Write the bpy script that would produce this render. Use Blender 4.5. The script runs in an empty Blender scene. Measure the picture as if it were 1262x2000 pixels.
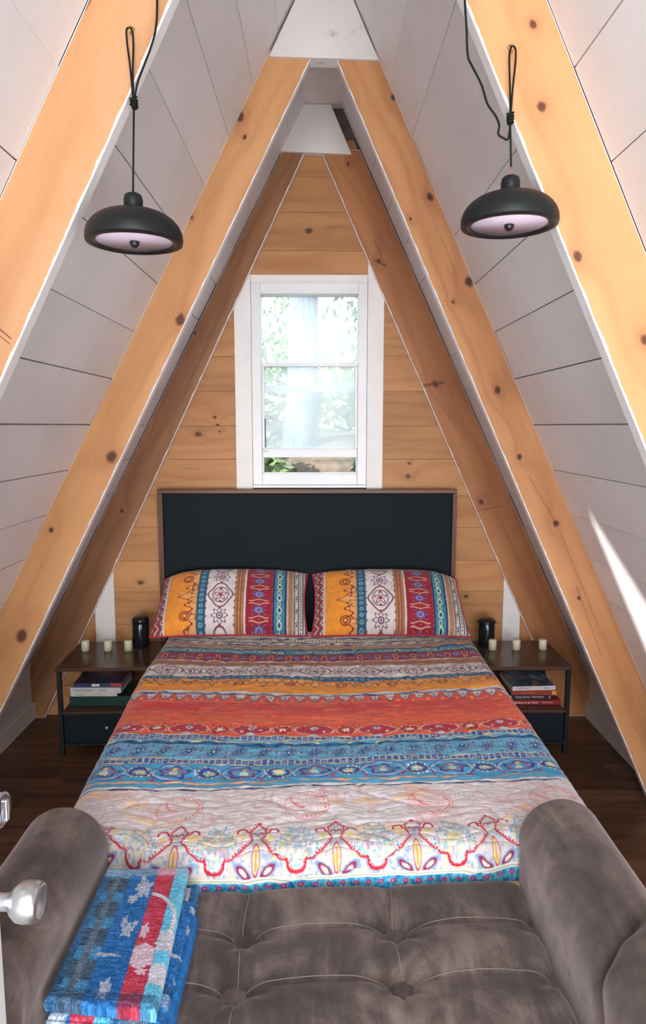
import bpy, bmesh, math, random
import numpy as np
from mathutils import Vector, Matrix
from math import sin, cos, pi, atan, radians

C = bpy.context.scene.collection
random.seed(7)

# ------------------------------------------------------------------ camera
F_PX = 1333.0                      # focal length in pixels of the 1262 x 2000 frame
CAM_H = 1.68
pitch = math.atan(168 / F_PX)
yaw = math.atan(9 / F_PX)
cam_d = bpy.data.cameras.new('camera')
cam = bpy.data.objects.new('camera', cam_d)
C.objects.link(cam)
cam.location = (0, 0, CAM_H)
cam.rotation_euler = (pi / 2 - pitch, 0, -yaw)
cam_d.sensor_fit = 'VERTICAL'
cam_d.sensor_height = 36.0
cam_d.lens = 36.0 * F_PX / 2000.0
cam_d.clip_start = 0.02
bpy.context.scene.camera = cam

# ------------------------------------------------------------------ sky, sun, daylight, fill lights, exposure
world = bpy.data.worlds.new('world')
bpy.context.scene.world = world
world.use_nodes = True
bg = world.node_tree.nodes['Background']
bg.inputs['Color'].default_value = (0.90, 0.95, 1.0, 1)
bg.inputs['Strength'].default_value = 2.8

sun_d = bpy.data.lights.new('sun', 'SUN')
sun_d.energy = 15.0
sun_d.angle = radians(0.6)
sun_d.color = (1.0, 0.96, 0.9)
sun = bpy.data.objects.new('sun', sun_d)
C.objects.link(sun)
SUN_DIR = Vector((0.60, 0.75, -0.50)).normalized()
sun.rotation_euler = SUN_DIR.to_track_quat('-Z', 'Y').to_euler()
sun.location = (-3, -3, 5)


def area(name, loc, target, sx, sy, power, col):
    d = bpy.data.lights.new(name, 'AREA')
    d.shape = 'RECTANGLE'
    d.size = sx
    d.size_y = sy
    d.energy = power
    d.color = col
    o = bpy.data.objects.new(name, d)
    C.objects.link(o)
    o.location = loc
    o.rotation_euler = (Vector(target) - Vector(loc)).to_track_quat('-Z', 'Y').to_euler()
    return o


# daylight through the glazed front gable behind the photographer
area('front_gable_daylight', (0.1, -1.9, 1.15), (0, 3.0, 1.55), 2.4, 2.0, 64, (0.97, 0.985, 1.0))
area('left_side_fill', (-1.25, -0.95, 0.80), (1.0, 1.9, 1.9), 1.4, 1.1, 46, (0.97, 0.985, 1.0))  # added fill to brighten the right-hand roof boards; no window is built here
area('right_side_fill', (1.19, -0.95, 0.80), (-1.0, 1.9, 1.9), 1.4, 1.1, 46, (0.97, 0.985, 1.0))  # matching added fill for the left-hand roof boards
area('overhead_fill', (0.05, -0.9, 2.60), (0, 1.9, 0.4), 0.6, 1.0, 30, (0.96, 0.98, 1.0))  # added overhead fill to brighten the quilt, not an actual opening

vs = bpy.context.scene.view_settings
vs.view_transform = 'Standard'
vs.look = 'None'
vs.gamma = 1
vs.use_curve_mapping = False
vs.exposure = 0.32
try:
    bpy.context.scene.cycles.max_bounces = 8
    bpy.context.scene.cycles.diffuse_bounces = 6
    bpy.context.scene.cycles.transparent_max_bounces = 8
except Exception:
    pass


# ------------------------------------------------------------------ helpers
def lin(r, g, b):
    def f(c):
        c = c / 255.0
        return c / 12.92 if c <= 0.04045 else ((c + 0.055) / 1.055) ** 2.4
    return (f(r), f(g), f(b), 1.0)


class NB:
    """tiny node builder"""
    def __init__(self, name):
        self.m = bpy.data.materials.new(name)
        self.m.use_nodes = True
        self.nt = self.m.node_tree
        self.nt.nodes.clear()
        self.out = self.nt.nodes.new('ShaderNodeOutputMaterial')
        self.b = self.nt.nodes.new('ShaderNodeBsdfPrincipled')
        self.nt.links.new(self.b.outputs[0], self.out.inputs[0])

    def put(self, sock, v):
        if v is None:
            return
        if isinstance(v, (int, float)):
            sock.default_value = v
        elif isinstance(v, (tuple, list)):
            n = len(sock.default_value)
            sock.default_value = tuple(v)[:n] if len(v) >= n else tuple(v) + (1,)
        else:
            self.nt.links.new(v, sock)

    def M(self, op, a, b=None, c=None, clamp=False):
        n = self.nt.nodes.new('ShaderNodeMath')
        n.operation = op
        n.use_clamp = clamp
        self.put(n.inputs[0], a)
        self.put(n.inputs[1], b)
        self.put(n.inputs[2], c)
        return n.outputs[0]

    def uv(self):
        n = self.nt.nodes.new('ShaderNodeUVMap')
        return n.outputs[0]

    def obj(self):
        return self.nt.nodes.new('ShaderNodeTexCoord').outputs['Object']

    def sep(self, v):
        n = self.nt.nodes.new('ShaderNodeSeparateXYZ')
        self.put(n.inputs[0], v)
        return n.outputs[0], n.outputs[1], n.outputs[2]

    def comb(self, x=0, y=0, z=0):
        n = self.nt.nodes.new('ShaderNodeCombineXYZ')
        for i, v in enumerate((x, y, z)):
            self.put(n.inputs[i], v)
        return n.outputs[0]

    def rnd(self):
        return self.nt.nodes.new('ShaderNodeObjectInfo').outputs['Random']

    def noise(self, vec, scale=5, detail=3, rough=0.5, dist=0.0):
        n = self.nt.nodes.new('ShaderNodeTexNoise')
        self.put(n.inputs['Vector'], vec)
        n.inputs['Scale'].default_value = scale
        n.inputs['Detail'].default_value = detail
        n.inputs['Roughness'].default_value = rough
        n.inputs['Distortion'].default_value = dist
        return n.outputs[0]

    def voro(self, vec, scale=5, feature='F1', out=0):
        n = self.nt.nodes.new('ShaderNodeTexVoronoi')
        n.feature = feature
        self.put(n.inputs['Vector'], vec)
        n.inputs['Scale'].default_value = scale
        return n.outputs[out]

    def ramp(self, fac, stops):
        n = self.nt.nodes.new('ShaderNodeValToRGB')
        self.put(n.inputs[0], fac)
        el = n.color_ramp.elements
        while len(el) < len(stops):
            el.new(0.5)
        for e, (p, c) in zip(el, stops):
            e.position = p
            e.color = c
        return n.outputs[0]

    def mix(self, fac, a, b, mode='MIX'):
        n = self.nt.nodes.new('ShaderNodeMixRGB')
        n.blend_type = mode
        self.put(n.inputs[0], fac)
        self.put(n.inputs[1], a)
        self.put(n.inputs[2], b)
        return n.outputs[0]

    def step(self, v, lo, hi):
        n = self.nt.nodes.new('ShaderNodeMapRange')
        n.interpolation_type = 'SMOOTHSTEP'
        self.put(n.inputs[0], v)
        n.inputs[1].default_value = lo
        n.inputs[2].default_value = hi
        return n.outputs[0]

    def bump(self, h, strength=0.3, dist=0.01):
        n = self.nt.nodes.new('ShaderNodeBump')
        n.inputs['Strength'].default_value = strength
        n.inputs['Distance'].default_value = dist
        self.put(n.inputs['Height'], h)
        self.nt.links.new(n.outputs[0], self.b.inputs['Normal'])

    def done(self, col=None, rough=0.5, metal=0.0, spec=0.5, **kw):
        self.put(self.b.inputs['Base Color'], col)
        self.put(self.b.inputs['Roughness'], rough)
        self.put(self.b.inputs['Metallic'], metal)
        self.b.inputs['Specular IOR Level'].default_value = spec
        for k, v in kw.items():
            self.put(self.b.inputs[k.replace('_', ' ')], v)
        return self.m


def simple(name, rgb, rough=0.5, metal=0.0, spec=0.5, var=0.06, scale=9.0, bump=0.0, **kw):
    n = NB(name)
    t = n.noise(n.obj(), scale, 4, 0.55)
    c = lin(*rgb)
    dk = tuple(x * (1 - var * 2.2) for x in c[:3]) + (1,)
    lt = tuple(min(1, x * (1 + var)) for x in c[:3]) + (1,)
    col = n.ramp(t, [(0.3, dk), (0.7, lt)])
    if bump:
        n.bump(n.noise(n.obj(), scale * 14, 3, 0.6), bump, 0.002)
    return n.done(col, rough, metal, spec, **kw)


def wood(name, light, dark, knotc=(70, 38, 24), knots=(), grain=26.0, rough=0.55, paint=False, cracks=(),
         random_knots=0.0, objvar=0.0, stain=0.0, fine=0.35):
    """boards: UV is in metres, u along the grain, v across; knots = (u, v, r)"""
    n = NB(name)
    r = n.rnd()
    u, v, _ = n.sep(n.uv())
    if objvar:
        u2 = n.M('ADD', u, n.M('MULTIPLY', r, 37.0))
        v2 = n.M('ADD', v, n.M('MULTIPLY', r, 11.0))
    else:
        u2, v2 = u, v
    low = n.noise(n.comb(n.M('MULTIPLY', u2, 0.9), n.M('MULTIPLY', v2, 5.0), 1.3), 1.0, 2, 0.5)
    field = n.M('ADD', n.M('MULTIPLY', v2, grain), n.M('MULTIPLY', low, 9.0))
    kmask = None
    halo = None
    kn = n.M('MULTIPLY_ADD', n.noise(n.comb(n.M('MULTIPLY', u, 38.0), n.M('MULTIPLY', v, 46.0), 2.0), 1.0, 2, 0.5), 0.9, 0.62)
    for (ku, kv, kr) in knots:
        du = n.M('MULTIPLY', n.M('SUBTRACT', u, ku), 0.75)
        dv = n.M('SUBTRACT', v, kv)
        d = n.M('SQRT', n.M('ADD', n.M('MULTIPLY', du, du), n.M('MULTIPLY', dv, dv)))
        d = n.M('MULTIPLY', d, kn)
        e = n.M('POWER', 2.718, n.M('MULTIPLY', d, -1.0 / (kr * 2.2)))
        field = n.M('ADD', field, n.M('MULTIPLY', e, 3.0))
        k = n.M('SUBTRACT', 1.0, n.step(d, kr * 0.45, kr * 1.1))
        kmask = k if kmask is None else n.M('MAXIMUM', kmask, k)
        halo = e if halo is None else n.M('MAXIMUM', halo, e)
    if random_knots:
        kv3 = n.comb(n.M('MULTIPLY', u2, 1.5), n.M('MULTIPLY', v2, 5.2), n.M('MULTIPLY', r, 20.0))
        d = n.voro(kv3, 1.0)
        cellc = n.voro(kv3, 1.0, out=1)
        cr, _, _ = n.sep(cellc)
        on = n.step(cr, 1 - random_knots, 1 - random_knots + 0.02)
        e = n.M('MULTIPLY', n.M('POWER', 2.718, n.M('MULTIPLY', d, -9.0)), on)
        field = n.M('ADD', field, n.M('MULTIPLY', e, 5.0))
        k = n.M('MULTIPLY', n.M('SUBTRACT', 1.0, n.step(d, 0.035, 0.075)), on)
        kmask = k if kmask is None else n.M('MAXIMUM', kmask, k)
        halo = e if halo is None else n.M('MAXIMUM', halo, e)
    band = n.M('MULTIPLY_ADD', n.M('SINE', n.M('MULTIPLY', field, 2.4)), 0.5, 0.5)
    band = n.M('POWER', band, 2.0)
    fib = n.noise(n.comb(n.M('MULTIPLY', u2, 3.0), n.M('MULTIPLY', v2, 160.0), 0.0), 1.0, 3, 0.6)
    big = n.noise(n.comb(n.M('MULTIPLY', u2, 1.6), n.M('MULTIPLY', v2, 7.0), 5.0), 1.0, 3, 0.55)
    t = n.M('ADD', n.M('MULTIPLY', band, 0.20), n.M('MULTIPLY', fib, fine))
    t = n.M('ADD', t, n.M('MULTIPLY', big, 0.95))
    t = n.M('SUBTRACT', t, 0.33)
    col = n.ramp(t, [(0.15, lin(*light)), (0.85, lin(*dark))])
    if objvar:
        g = n.M('MULTIPLY_ADD', r, objvar, 1.0 - objvar * 0.6)
        col = n.mix(1.0, col, n.comb(g, g, g), 'MULTIPLY')
    if stain:
        st = n.noise(n.comb(n.M('MULTIPLY', u2, 1.3), n.M('MULTIPLY', v2, 26.0), 9.0), 1.0, 4, 0.7)
        col = n.mix(n.M('MULTIPLY', n.step(st, 0.60, 0.72), stain), col, lin(92, 66, 48))
    if halo is not None:
        col = n.mix(n.M('MULTIPLY', halo, 0.5, clamp=True), col, lin(150, 84, 52))
        col = n.mix(n.M('MULTIPLY', kmask, 0.9), col, lin(*knotc))
    for (ku, kv, qu, qv, w, a_) in cracks:
        eu, ev = qu - ku, qv - kv
        l2 = eu * eu + ev * ev
        wv = n.M('MULTIPLY_ADD', n.noise(n.comb(n.M('MULTIPLY', u, 22.0), 0.0, 3.0), 1.0, 3, 0.6), 0.016, -0.008)
        du, dv = n.M('SUBTRACT', u, ku), n.M('SUBTRACT', n.M('ADD', v, wv), kv)
        h = n.M('MULTIPLY', n.M('ADD', n.M('MULTIPLY', du, eu), n.M('MULTIPLY', dv, ev)), 1.0 / l2, clamp=True)
        ru, rv = n.M('SUBTRACT', du, n.M('MULTIPLY', h, eu)), n.M('SUBTRACT', dv, n.M('MULTIPLY', h, ev))
        d = n.M('SQRT', n.M('ADD', n.M('MULTIPLY', ru, ru), n.M('MULTIPLY', rv, rv)))
        col = n.mix(n.M('MULTIPLY', n.M('SUBTRACT', 1.0, n.step(d, w * 0.3, w * 1.3)), a_), col, lin(84, 48, 30))
    if paint:                      # white paint slopped over the arris of the painted under-side
        wob = n.noise(n.comb(n.M('MULTIPLY', u, 11.0), 0.0, 0.0), 1.0, 4, 0.6)
        lim = n.M('MULTIPLY_ADD', wob, 0.016, -0.004)
        m = n.M('LESS_THAN', v, lim)
        col = n.mix(m, col, lin(222, 218, 214))
    n.bump(n.M('ADD', n.M('MULTIPLY', band, 0.3), fib), 0.12, 0.002)
    return n.done(col, rough, 0.0, 0.35)


def parent_local(p):
    if p.parent is None:
        return p.matrix_basis.copy()
    return parent_local(p.parent) @ p.matrix_parent_inverse @ p.matrix_basis


def mesh(name, verts, faces, mats, parent=None, udir=None, origin=None, smooth=False, midx=None,
         uvorg=(0, 0, 0), vref=None):
    """verts in world space; the object's origin goes to the base of the piece"""
    V = np.array(verts, float)
    if origin is None:
        origin = ((V[:, 0].min() + V[:, 0].max()) / 2, (V[:, 1].min() + V[:, 1].max()) / 2, V[:, 2].min())
    me = bpy.data.meshes.new(name)
    me.from_pydata((V - np.array(origin)).tolist(), [], faces)
    if not isinstance(mats, (list, tuple)):
        mats = [mats]
    for m in mats:
        me.materials.append(m)
    if udir is not None:
        lay = me.uv_layers.new(name='UVMap')
        ud = Vector(udir).normalized()
        uo = Vector(uvorg)
        for p in me.polygons:
            nrm = p.normal
            if abs(nrm.dot(ud)) > 0.8:
                a = ud.orthogonal().normalized()
                b = ud.cross(a)
            else:
                a = ud
                b = vref if vref is not None and abs(nrm.dot(Vector(vref))) < 0.5 else nrm.cross(ud).normalized()
                b = Vector(b)
            for li in p.loop_indices:
                q = Vector(V[me.loops[li].vertex_index]) - uo
                lay.data[li].uv = (q.dot(a), q.dot(b))
    if midx is not None:
        for p, i in zip(me.polygons, midx):
            p.material_index = i
    if smooth:
        for p in me.polygons:
            p.use_smooth = True
    me.update()
    o = bpy.data.objects.new(name, me)
    o.location = origin
    if parent is not None:
        pw = parent_local(parent)
        C.objects.link(o)
        o.parent = parent
        o.matrix_parent_inverse = pw.inverted()
    else:
        C.objects.link(o)
    return o


def bev(o, w=0.003, seg=2):
    m = o.modifiers.new('bevel', 'BEVEL')
    m.width = w
    m.segments = seg
    m.limit_method = 'ANGLE'
    return o


BOXF = [(0, 1, 3, 2), (4, 6, 7, 5), (0, 4, 5, 1), (2, 3, 7, 6), (0, 2, 6, 4), (1, 5, 7, 3)]


def box(name, x0, x1, y0, y1, z0, z1, mat, parent=None, udir=None, bevel=0.0, **kw):
    v = [(x, y, z) for x in (x0, x1) for y in (y0, y1) for z in (z0, z1)]
    o = mesh(name, v, BOXF, mat, parent, udir, **kw)
    if bevel:
        bev(o, bevel)
    return o


def prism(name, poly, y0, y1, mats, parent=None, udir=None, midx_front=0, midx_rest=0, bevel=0.0, **kw):
    """polygon in (x, z), counter-clockwise seen from -y, extruded from y0 to y1"""
    n = len(poly)
    ar = sum(poly[i][0] * poly[(i + 1) % n][1] - poly[(i + 1) % n][0] * poly[i][1] for i in range(n))
    if ar < 0:
        poly = poly[::-1]
    v = [(x, y0, z) for x, z in poly] + [(x, y1, z) for x, z in poly]
    f = [tuple(range(n)), tuple(range(2 * n - 1, n - 1, -1))]
    mi = [midx_front, midx_rest]
    for i in range(n):
        j = (i + 1) % n
        f.append((i, i + n, j + n, j))
        mi.append(midx_rest)
    o = mesh(name, v, f, mats, parent, udir, midx=mi, **kw)
    if bevel:
        bev(o, bevel)
    return o


def tube(name, pts, rad, mat, parent=None, seg=8, caps=True, origin=None):
    P = [Vector(p) for p in pts]
    n = len(P)
    rads = rad if isinstance(rad, (list, tuple)) else [rad] * n
    v, f = [], []
    up = None
    for i, p in enumerate(P):
        d = (P[min(i + 1, n - 1)] - P[max(i - 1, 0)]).normalized()
        if up is None:
            up = d.orthogonal().normalized()
        up = (up - d * up.dot(d)).normalized()
        s = d.cross(up)
        for k in range(seg):
            a = 2 * pi * k / seg
            v.append(tuple(p + (up * cos(a) + s * sin(a)) * rads[i]))
    for i in range(n - 1):
        for k in range(seg):
            k2 = (k + 1) % seg
            f.append((i * seg + k, i * seg + k2, (i + 1) * seg + k2, (i + 1) * seg + k))
    if caps:
        f.append(tuple(range(seg))[::-1])
        f.append(tuple((n - 1) * seg + k for k in range(seg)))
    return mesh(name, v, f, mat, parent, smooth=True, origin=origin)


def lathe(name, prof, center, mat, parent=None, seg=40, axis='z', smooth=True, caps=True):
    """prof: list of (r, h) ; revolved about the axis through center"""
    v, f, mi = [], [], []
    cx, cy, cz = center
    for r, h in prof:
        for k in range(seg):
            a = 2 * pi * k / seg
            if axis == 'z':
                v.append((cx + r * cos(a), cy + r * sin(a), cz + h))
            elif axis == 'x':
                v.append((cx + h, cy + r * cos(a), cz + r * sin(a)))
            else:
                v.append((cx + r * sin(a), cy + h, cz + r * cos(a)))
    for i in range(len(prof) - 1):
        for k in range(seg):
            k2 = (k + 1) % seg
            f.append((i * seg + k, i * seg + k2, (i + 1) * seg + k2, (i + 1) * seg + k))
    if caps and prof[0][0] > 1e-5:
        f.append(tuple(range(seg))[::-1])
    if caps and prof[-1][0] > 1e-5:
        f.append(tuple((len(prof) - 1) * seg + k for k in range(seg)))
    o = mesh(name, v, f, mat, parent, smooth=smooth)
    return o


def empty(name, loc, label=None, cat=None, group=None, kind=None):
    o = bpy.data.objects.new(name, None)
    C.objects.link(o)
    o.location = loc
    o.empty_display_size = 0.05
    return tag(o, label, cat, group, kind)


def tag(o, label=None, cat=None, group=None, kind=None):
    if label:
        o['label'] = label
    if cat:
        o['category'] = cat
    if group:
        o['group'] = group
    if kind:
        o['kind'] = kind
    return o


# ------------------------------------------------------------------ materials
def white_paint(name, rgb, rough=0.45, gr=0.15, objvar=0.05):
    n = NB(name)
    r = n.rnd()
    u, v, _ = n.sep(n.uv())
    p = n.comb(n.M('ADD', u, n.M('MULTIPLY', r, 13.0)), n.M('MULTIPLY', v, 1.0), r)
    a = n.noise(p, 2.2, 4, 0.6)
    c = lin(*rgb)
    d = tuple(x * 0.90 for x in c[:3]) + (1,)
    col = n.ramp(a, [(0.35, d), (0.65, c)])
    # rubbed patches and small nicks
    s = n.noise(n.comb(n.M('MULTIPLY', u, 5.0), n.M('MULTIPLY', v, 9.0), n.M('MULTIPLY', r, 9.0)), 1.0, 5, 0.65)
    col = n.mix(n.M('MULTIPLY', n.step(s, 0.66, 0.74), gr), col, lin(150, 135, 122))
    g = n.M('MULTIPLY_ADD', r, objvar, 1.0 - objvar)
    col = n.mix(1.0, col, n.comb(g, g, g), 'MULTIPLY')
    fib = n.noise(n.comb(n.M('MULTIPLY', u, 5.0), n.M('MULTIPLY', v, 90.0), 0.0), 1.0, 3, 0.6)
    n.bump(n.M('ADD', fib, n.noise(p, 14, 4, 0.6)), 0.22, 0.002)
    return n.done(col, rough, 0, 0.4)


M_white = white_paint('white_painted_board', (231, 229, 231))
M_rough_white = white_paint('rough_white_paint', (230, 224, 221), 0.7, 0.6)
M_trim = simple('white_trim_paint', (230, 225, 222), 0.4, var=0.03, bump=0.05)
M_vinyl = simple('white_vinyl', (226, 225, 228), 0.28, var=0.02)
M_dark_gap = simple('shadow_gap_wood', (110, 96, 88), 0.9, var=0.1)
M_roof = simple('roof_sheathing', (120, 112, 106), 0.9)

# ------------------------------------------------------------------ the A-frame shell
# inside face of the boards:  left x = LA*z + LB, right x = RA*z + RB
LA, LB = 0.526, -1.828
RA, RB = -0.467, 1.680
LIA, LIB = 0.512, -1.610          # inner edge of the rafters
RIA, RIB = -0.457, 1.482
D1, D2, D3, DW = 1.55, 2.84, 3.79, 3.83
D_BACK = -2.0
APEX_Z = (RB - LB) / (LA - RA)


def roof_side(name, A, B, sgn, hole=None):
    """the structural sheet behind the boards; hole = unseen triangular opening added to shape the sun patch ((y, z) x 3)"""
    off = 0.022 * sgn
    th = 0.03 * sgn
    zt = APEX_Z + .06

    def P(y, z, k):
        return (A * z + B + off + (th if k else 0), y, z)
    if hole:
        (ty, tz), (ly, lz0), (_, lz1) = hole
        quads = [[(D_BACK, 0), (ly, 0), (ly, zt), (D_BACK, zt)], [(ty, 0), (4.0, 0), (4.0, zt), (ty, zt)],
                 [(ly, 0), (ty, 0), (ty, tz), (ly, lz0)], [(ly, lz1), (ty, tz), (ty, zt), (ly, zt)]]
    else:
        quads = [[(D_BACK, 0), (4.0, 0), (4.0, zt), (D_BACK, zt)]]
    v, f = [], []
    for q in quads:
        i = len(v)
        v += [P(y_, z_, 0) for y_, z_ in q] + [P(y_, z_, 1) for y_, z_ in q]
        f += [(i, i + 1, i + 2, i + 3), (i + 7, i + 6, i + 5, i + 4), (i, i + 4, i + 5, i + 1), (i + 1, i + 5, i + 6, i + 2),
              (i + 2, i + 6, i + 7, i + 3), (i + 3, i + 7, i + 4, i)]
    o = mesh(name, v, f, M_dark_gap)
    return tag(o, kind='structure')


wall_left = roof_side('wall_left', LA, LB, -1, hole=((0.85, 2.68), (0.0, 2.265), (0.0, 2.435)))  # opening cut out of view so the sun lands as a wedge
wall_right = roof_side('wall_right', RA, RB, 1)


def boards(parent, A, B, sgn, bays, seed):
    rr = random.Random(seed)
    L = math.sqrt(1 + A * A)
    nx, nz = -sgn / L, (A * sgn) / L           # normal pointing into the room
    for (ya, yb, holes) in bays:
        zs = [1.872 + 0.187 * k for k in range(-10, 9)]
        zs = [z for z in zs if z > 0.05]
        zs = [0.0] + zs
        for i in range(len(zs) - 1):
            z0, z1 = zs[i], min(zs[i + 1], APEX_Z - 0.02)
            if z1 <= z0 or z0 > APEX_Z - .05:
                continue
            g0 = rr.choice([0.0004, 0.0006, 0.0012, 0.0020, 0.0026])
            pr = rr.uniform(-0.0012, 0.0012)
            skip = False
            for (hy0, hy1, hz0, hz1) in holes:
                if z1 > hz0 and z0 < hz1 and ya < hy1 and yb > hy0:
                    skip = True
            if skip:
                continue
            a, b = z0 + g0, z1 - g0
            def P(y, z, t):
                return (A * z + B + nx * (pr - t), y, z + nz * (pr - t))
            v = [P(ya, a, 0), P(yb, a, 0), P(yb, b, 0), P(ya, b, 0), P(ya, a, .02), P(yb, a, .02), P(yb, b, .02), P(ya, b, .02)]
            f = [(0, 3, 2, 1), (4, 5, 6, 7), (0, 1, 5, 4), (2, 3, 7, 6), (1, 2, 6, 5), (3, 0, 4, 7)]
            if sgn > 0:
                f = [t[::-1] for t in f]
            mesh('plank', v, f, M_white, parent, udir=(0, 1, 0))


boards(wall_left, LA, LB, -1, [(0.90, D1, []), (D1 + .045, D2, []), (D2 + .045, D3, [])], 3)
boards(wall_right, RA, RB, 1, [(0.90, D1, []), (D1 + .045, D2, []), (D2 + .045, D3, [])], 5)

# floor: sub-floor and single dark walnut planks running across the room
sub = box('floor', -2.1, 2.0, D_BACK, 4.0, -0.12, -0.012, M_dark_gap)
tag(sub, kind='structure')
M_floor = wood('dark_walnut_floor', (112, 78, 56), (52, 35, 27), grain=34, rough=0.33, objvar=0.5, fine=0.5)
y = -0.2
rr = random.Random(11)
while y < 3.82:
    x = -1.82 - rr.uniform(0, 0.9)
    while x < 1.75:
        L = rr.choice([0.9, 1.2, 1.5])
        xa, xb = max(x, -1.80), min(x + L, 1.66)
        if xb - xa > 0.05:
            box('plank', xa + .0007, xb - .0007, y + .0008, y + 0.1262, -0.012, rr.uniform(-0.0006, 0.0), M_floor, sub, udir=(1, 0, 0))
        x += L
    y += 0.127

# knee boards and baseboards where the slopes meet the floor
for (nm, x, s) in (('baseboard_right', 1.552, 1), ('baseboard_left', -1.640, -1)):
    o = box(nm, min(x, x + s * .018), max(x, x + s * .018), 1.62, DW, 0, 0.092, M_trim, bevel=0.002)
    tag(o, kind='structure')
for (nm, x, s, zt) in (('trim_1', 1.5705, 1, 0.235), ('trim_2', -1.6585, -1, 0.322)):
    o = box(nm, min(x, x + s * .012), max(x, x + s * .012), 1.62, DW, 0, zt, M_white, udir=(0, 1, 0))
    tag(o, kind='structure')

# ---- back wall: slab with the window opening, and every pine board on its own
WX0, WX1, WZ0, WZ1 = -0.366, 0.268, 1.352, 2.452          # the window unit
hx0, hx1, hz0, hz1 = -0.345, 0.245, 1.375, 2.43
wl = [(-2.0, DW + .02, 0), (hx0, DW + .02, 0), (hx1, DW + .02, 0), (1.9, DW + .02, 0)]


def slab_cells():
    v, f = [], []
    for (a, b, c, d) in ((-2.0, hx0, 0, 3.6), (hx1, 1.9, 0, 3.6), (hx0, hx1, 0, hz0), (hx0, hx1, hz1, 3.6)):
        i = len(v)
        for yy in (DW + .018, DW + .14):
            v += [(a, yy, c), (b, yy, c), (b, yy, d), (a, yy, d)]
        f += [(i, i + 1, i + 2, i + 3), (i + 7, i + 6, i + 5, i + 4), (i, i + 4, i + 5, i + 1), (i + 1, i + 5, i + 6, i + 2),
              (i + 2, i + 6, i + 7, i + 3), (i + 3, i + 7, i + 4, i)]
    return v, f


v, f = slab_cells()
wall_back = tag(mesh('wall_back', v, f, M_dark_gap), kind='structure')
wall_knots = [(-.67, 1.635, .018), (-.561, 1.686, .010), (-.574, 1.728, .011), (-.55, 1.65, .008), (.472, 2.173, .010),
              (.443, 2.214, .008), (.848, .707, .013), (-1.017, .791, .016), (.511, 1.472, .010), (.505, 1.40, .016),
              (-.42, 1.40, .007), (-.05, 2.72, .02)]
M_pine_wall = wood('pine_wall_board', (196, 142, 92), (158, 102, 62), knots=wall_knots, objvar=0.26, stain=0.5, random_knots=0.12)
wz = [0.0, 0.18, 0.362, 0.547, 0.737, 0.917, 1.109, 1.29, 1.495, 1.68, 1.871, 2.06, 2.241, 2.43, 2.617, 2.815, 2.997, 3.18]
rr = random.Random(4)


def wall_piece(xa_f, xb_f, z0, z1):
    poly = [(xa_f(z0), z0), (xb_f(z0), z0), (xb_f(z1), z1), (xa_f(z1), z1)]
    if poly[1][0] - poly[0][0] < 0.01 and poly[2][0] - poly[3][0] < 0.01:
        return
    p = rr.uniform(0, 0.0025)
    prism('plank', poly, DW - p, DW + .018, M_pine_wall, wall_back, udir=(1, 0, 0))


for i in range(len(wz) - 1):
    z0, z1 = wz[i] + 0.0009, wz[i + 1] - 0.0009
    Lf = lambda z: LA * z + LB + 0.005
    Rf = lambda z: RA * z + RB - 0.005
    segs = []
    if z1 <= WZ0 or z0 >= 2.49:
        wall_piece(Lf, Rf, z0, z1)
    elif z0 >= WZ0 and z1 <= 2.49:
        wall_piece(Lf, lambda z: -0.455, z0, z1)
        wall_piece(lambda z: 0.357, Rf, z0, z1)
    elif z0 < WZ0:
        wall_piece(Lf, lambda z: -0.455, z0, z1)
        wall_piece(lambda z: 0.357, Rf, z0, z1)
        wall_piece(lambda z: -0.4545, lambda z: 0.3565, z0, WZ0 - .03)
    else:
        wall_piece(Lf, lambda z: -0.455, z0, 2.489)
        wall_piece(lambda z: 0.357, Rf, z0, 2.489)
        wall_piece(Lf, Rf, 2.49, z1)
# upright white strips either side of the bed
for k, (xa, xb, zt) in enumerate(((-1.281, -1.168, 0.95), (1.061, 1.161, 0.95))):
    o = box('trim_%d' % (3 + k), xa, xb, DW - .012, DW - .003, 0, zt, M_trim, bevel=0.0015)
    tag(o, kind='structure')


# ---- rafters
def rafter(y0, side, mat, ztop, label, Ain, Bin, Aout, Bout, th=0.040):
    z0 = 0.0
    poly = [(Ain * z0 + Bin, z0), (Aout * z0 + Bout, z0), (Aout * ztop + Bout, ztop), (Ain * ztop + Bin, ztop)]
    s = -1 if side == 'L' else 1
    a = Vector((Ain, 0, 1)).normalized()
    vref = Vector((s * a.z, 0, -s * a.x)) if True else None
    # vref points from the inner edge outwards
    if vref.dot(Vector((Bout - Bin, 0, 0))) < 0:
        vref = -vref
    o = prism('rafter', poly, y0, y0 + th, [mat, M_white], udir=a, uvorg=(Bin, 0, 0), vref=vref, midx_rest=1, bevel=0.003)
    o.modifiers['bevel'].material = 1
    return tag(o, label, 'rafter')


def ruv(x, z, Ain, Bin, s, r):
    """world (x, z) on a rafter front -> (u, v, r)"""
    a = Vector((Ain, 1)).normalized()
    d = Vector((x - Bin, z))
    out = Vector((-a.y, a.x)) if s < 0 else Vector((a.y, -a.x))
    return (d.dot(a), d.dot(out), r)


def cl(segs, A, B, s):
    out = []
    for (x0, z0, x1, z1, w, a) in segs:
        p, q = ruv(x0, z0, A, B, s, 0), ruv(x1, z1, A, B, s, 0)
        out.append((p[0], p[1], q[0], q[1], w, a))
    return out


def kl(pts, A, B, s):
    return [ruv(x, z, A, B, s, r) for (x, z, r) in pts]


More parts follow.
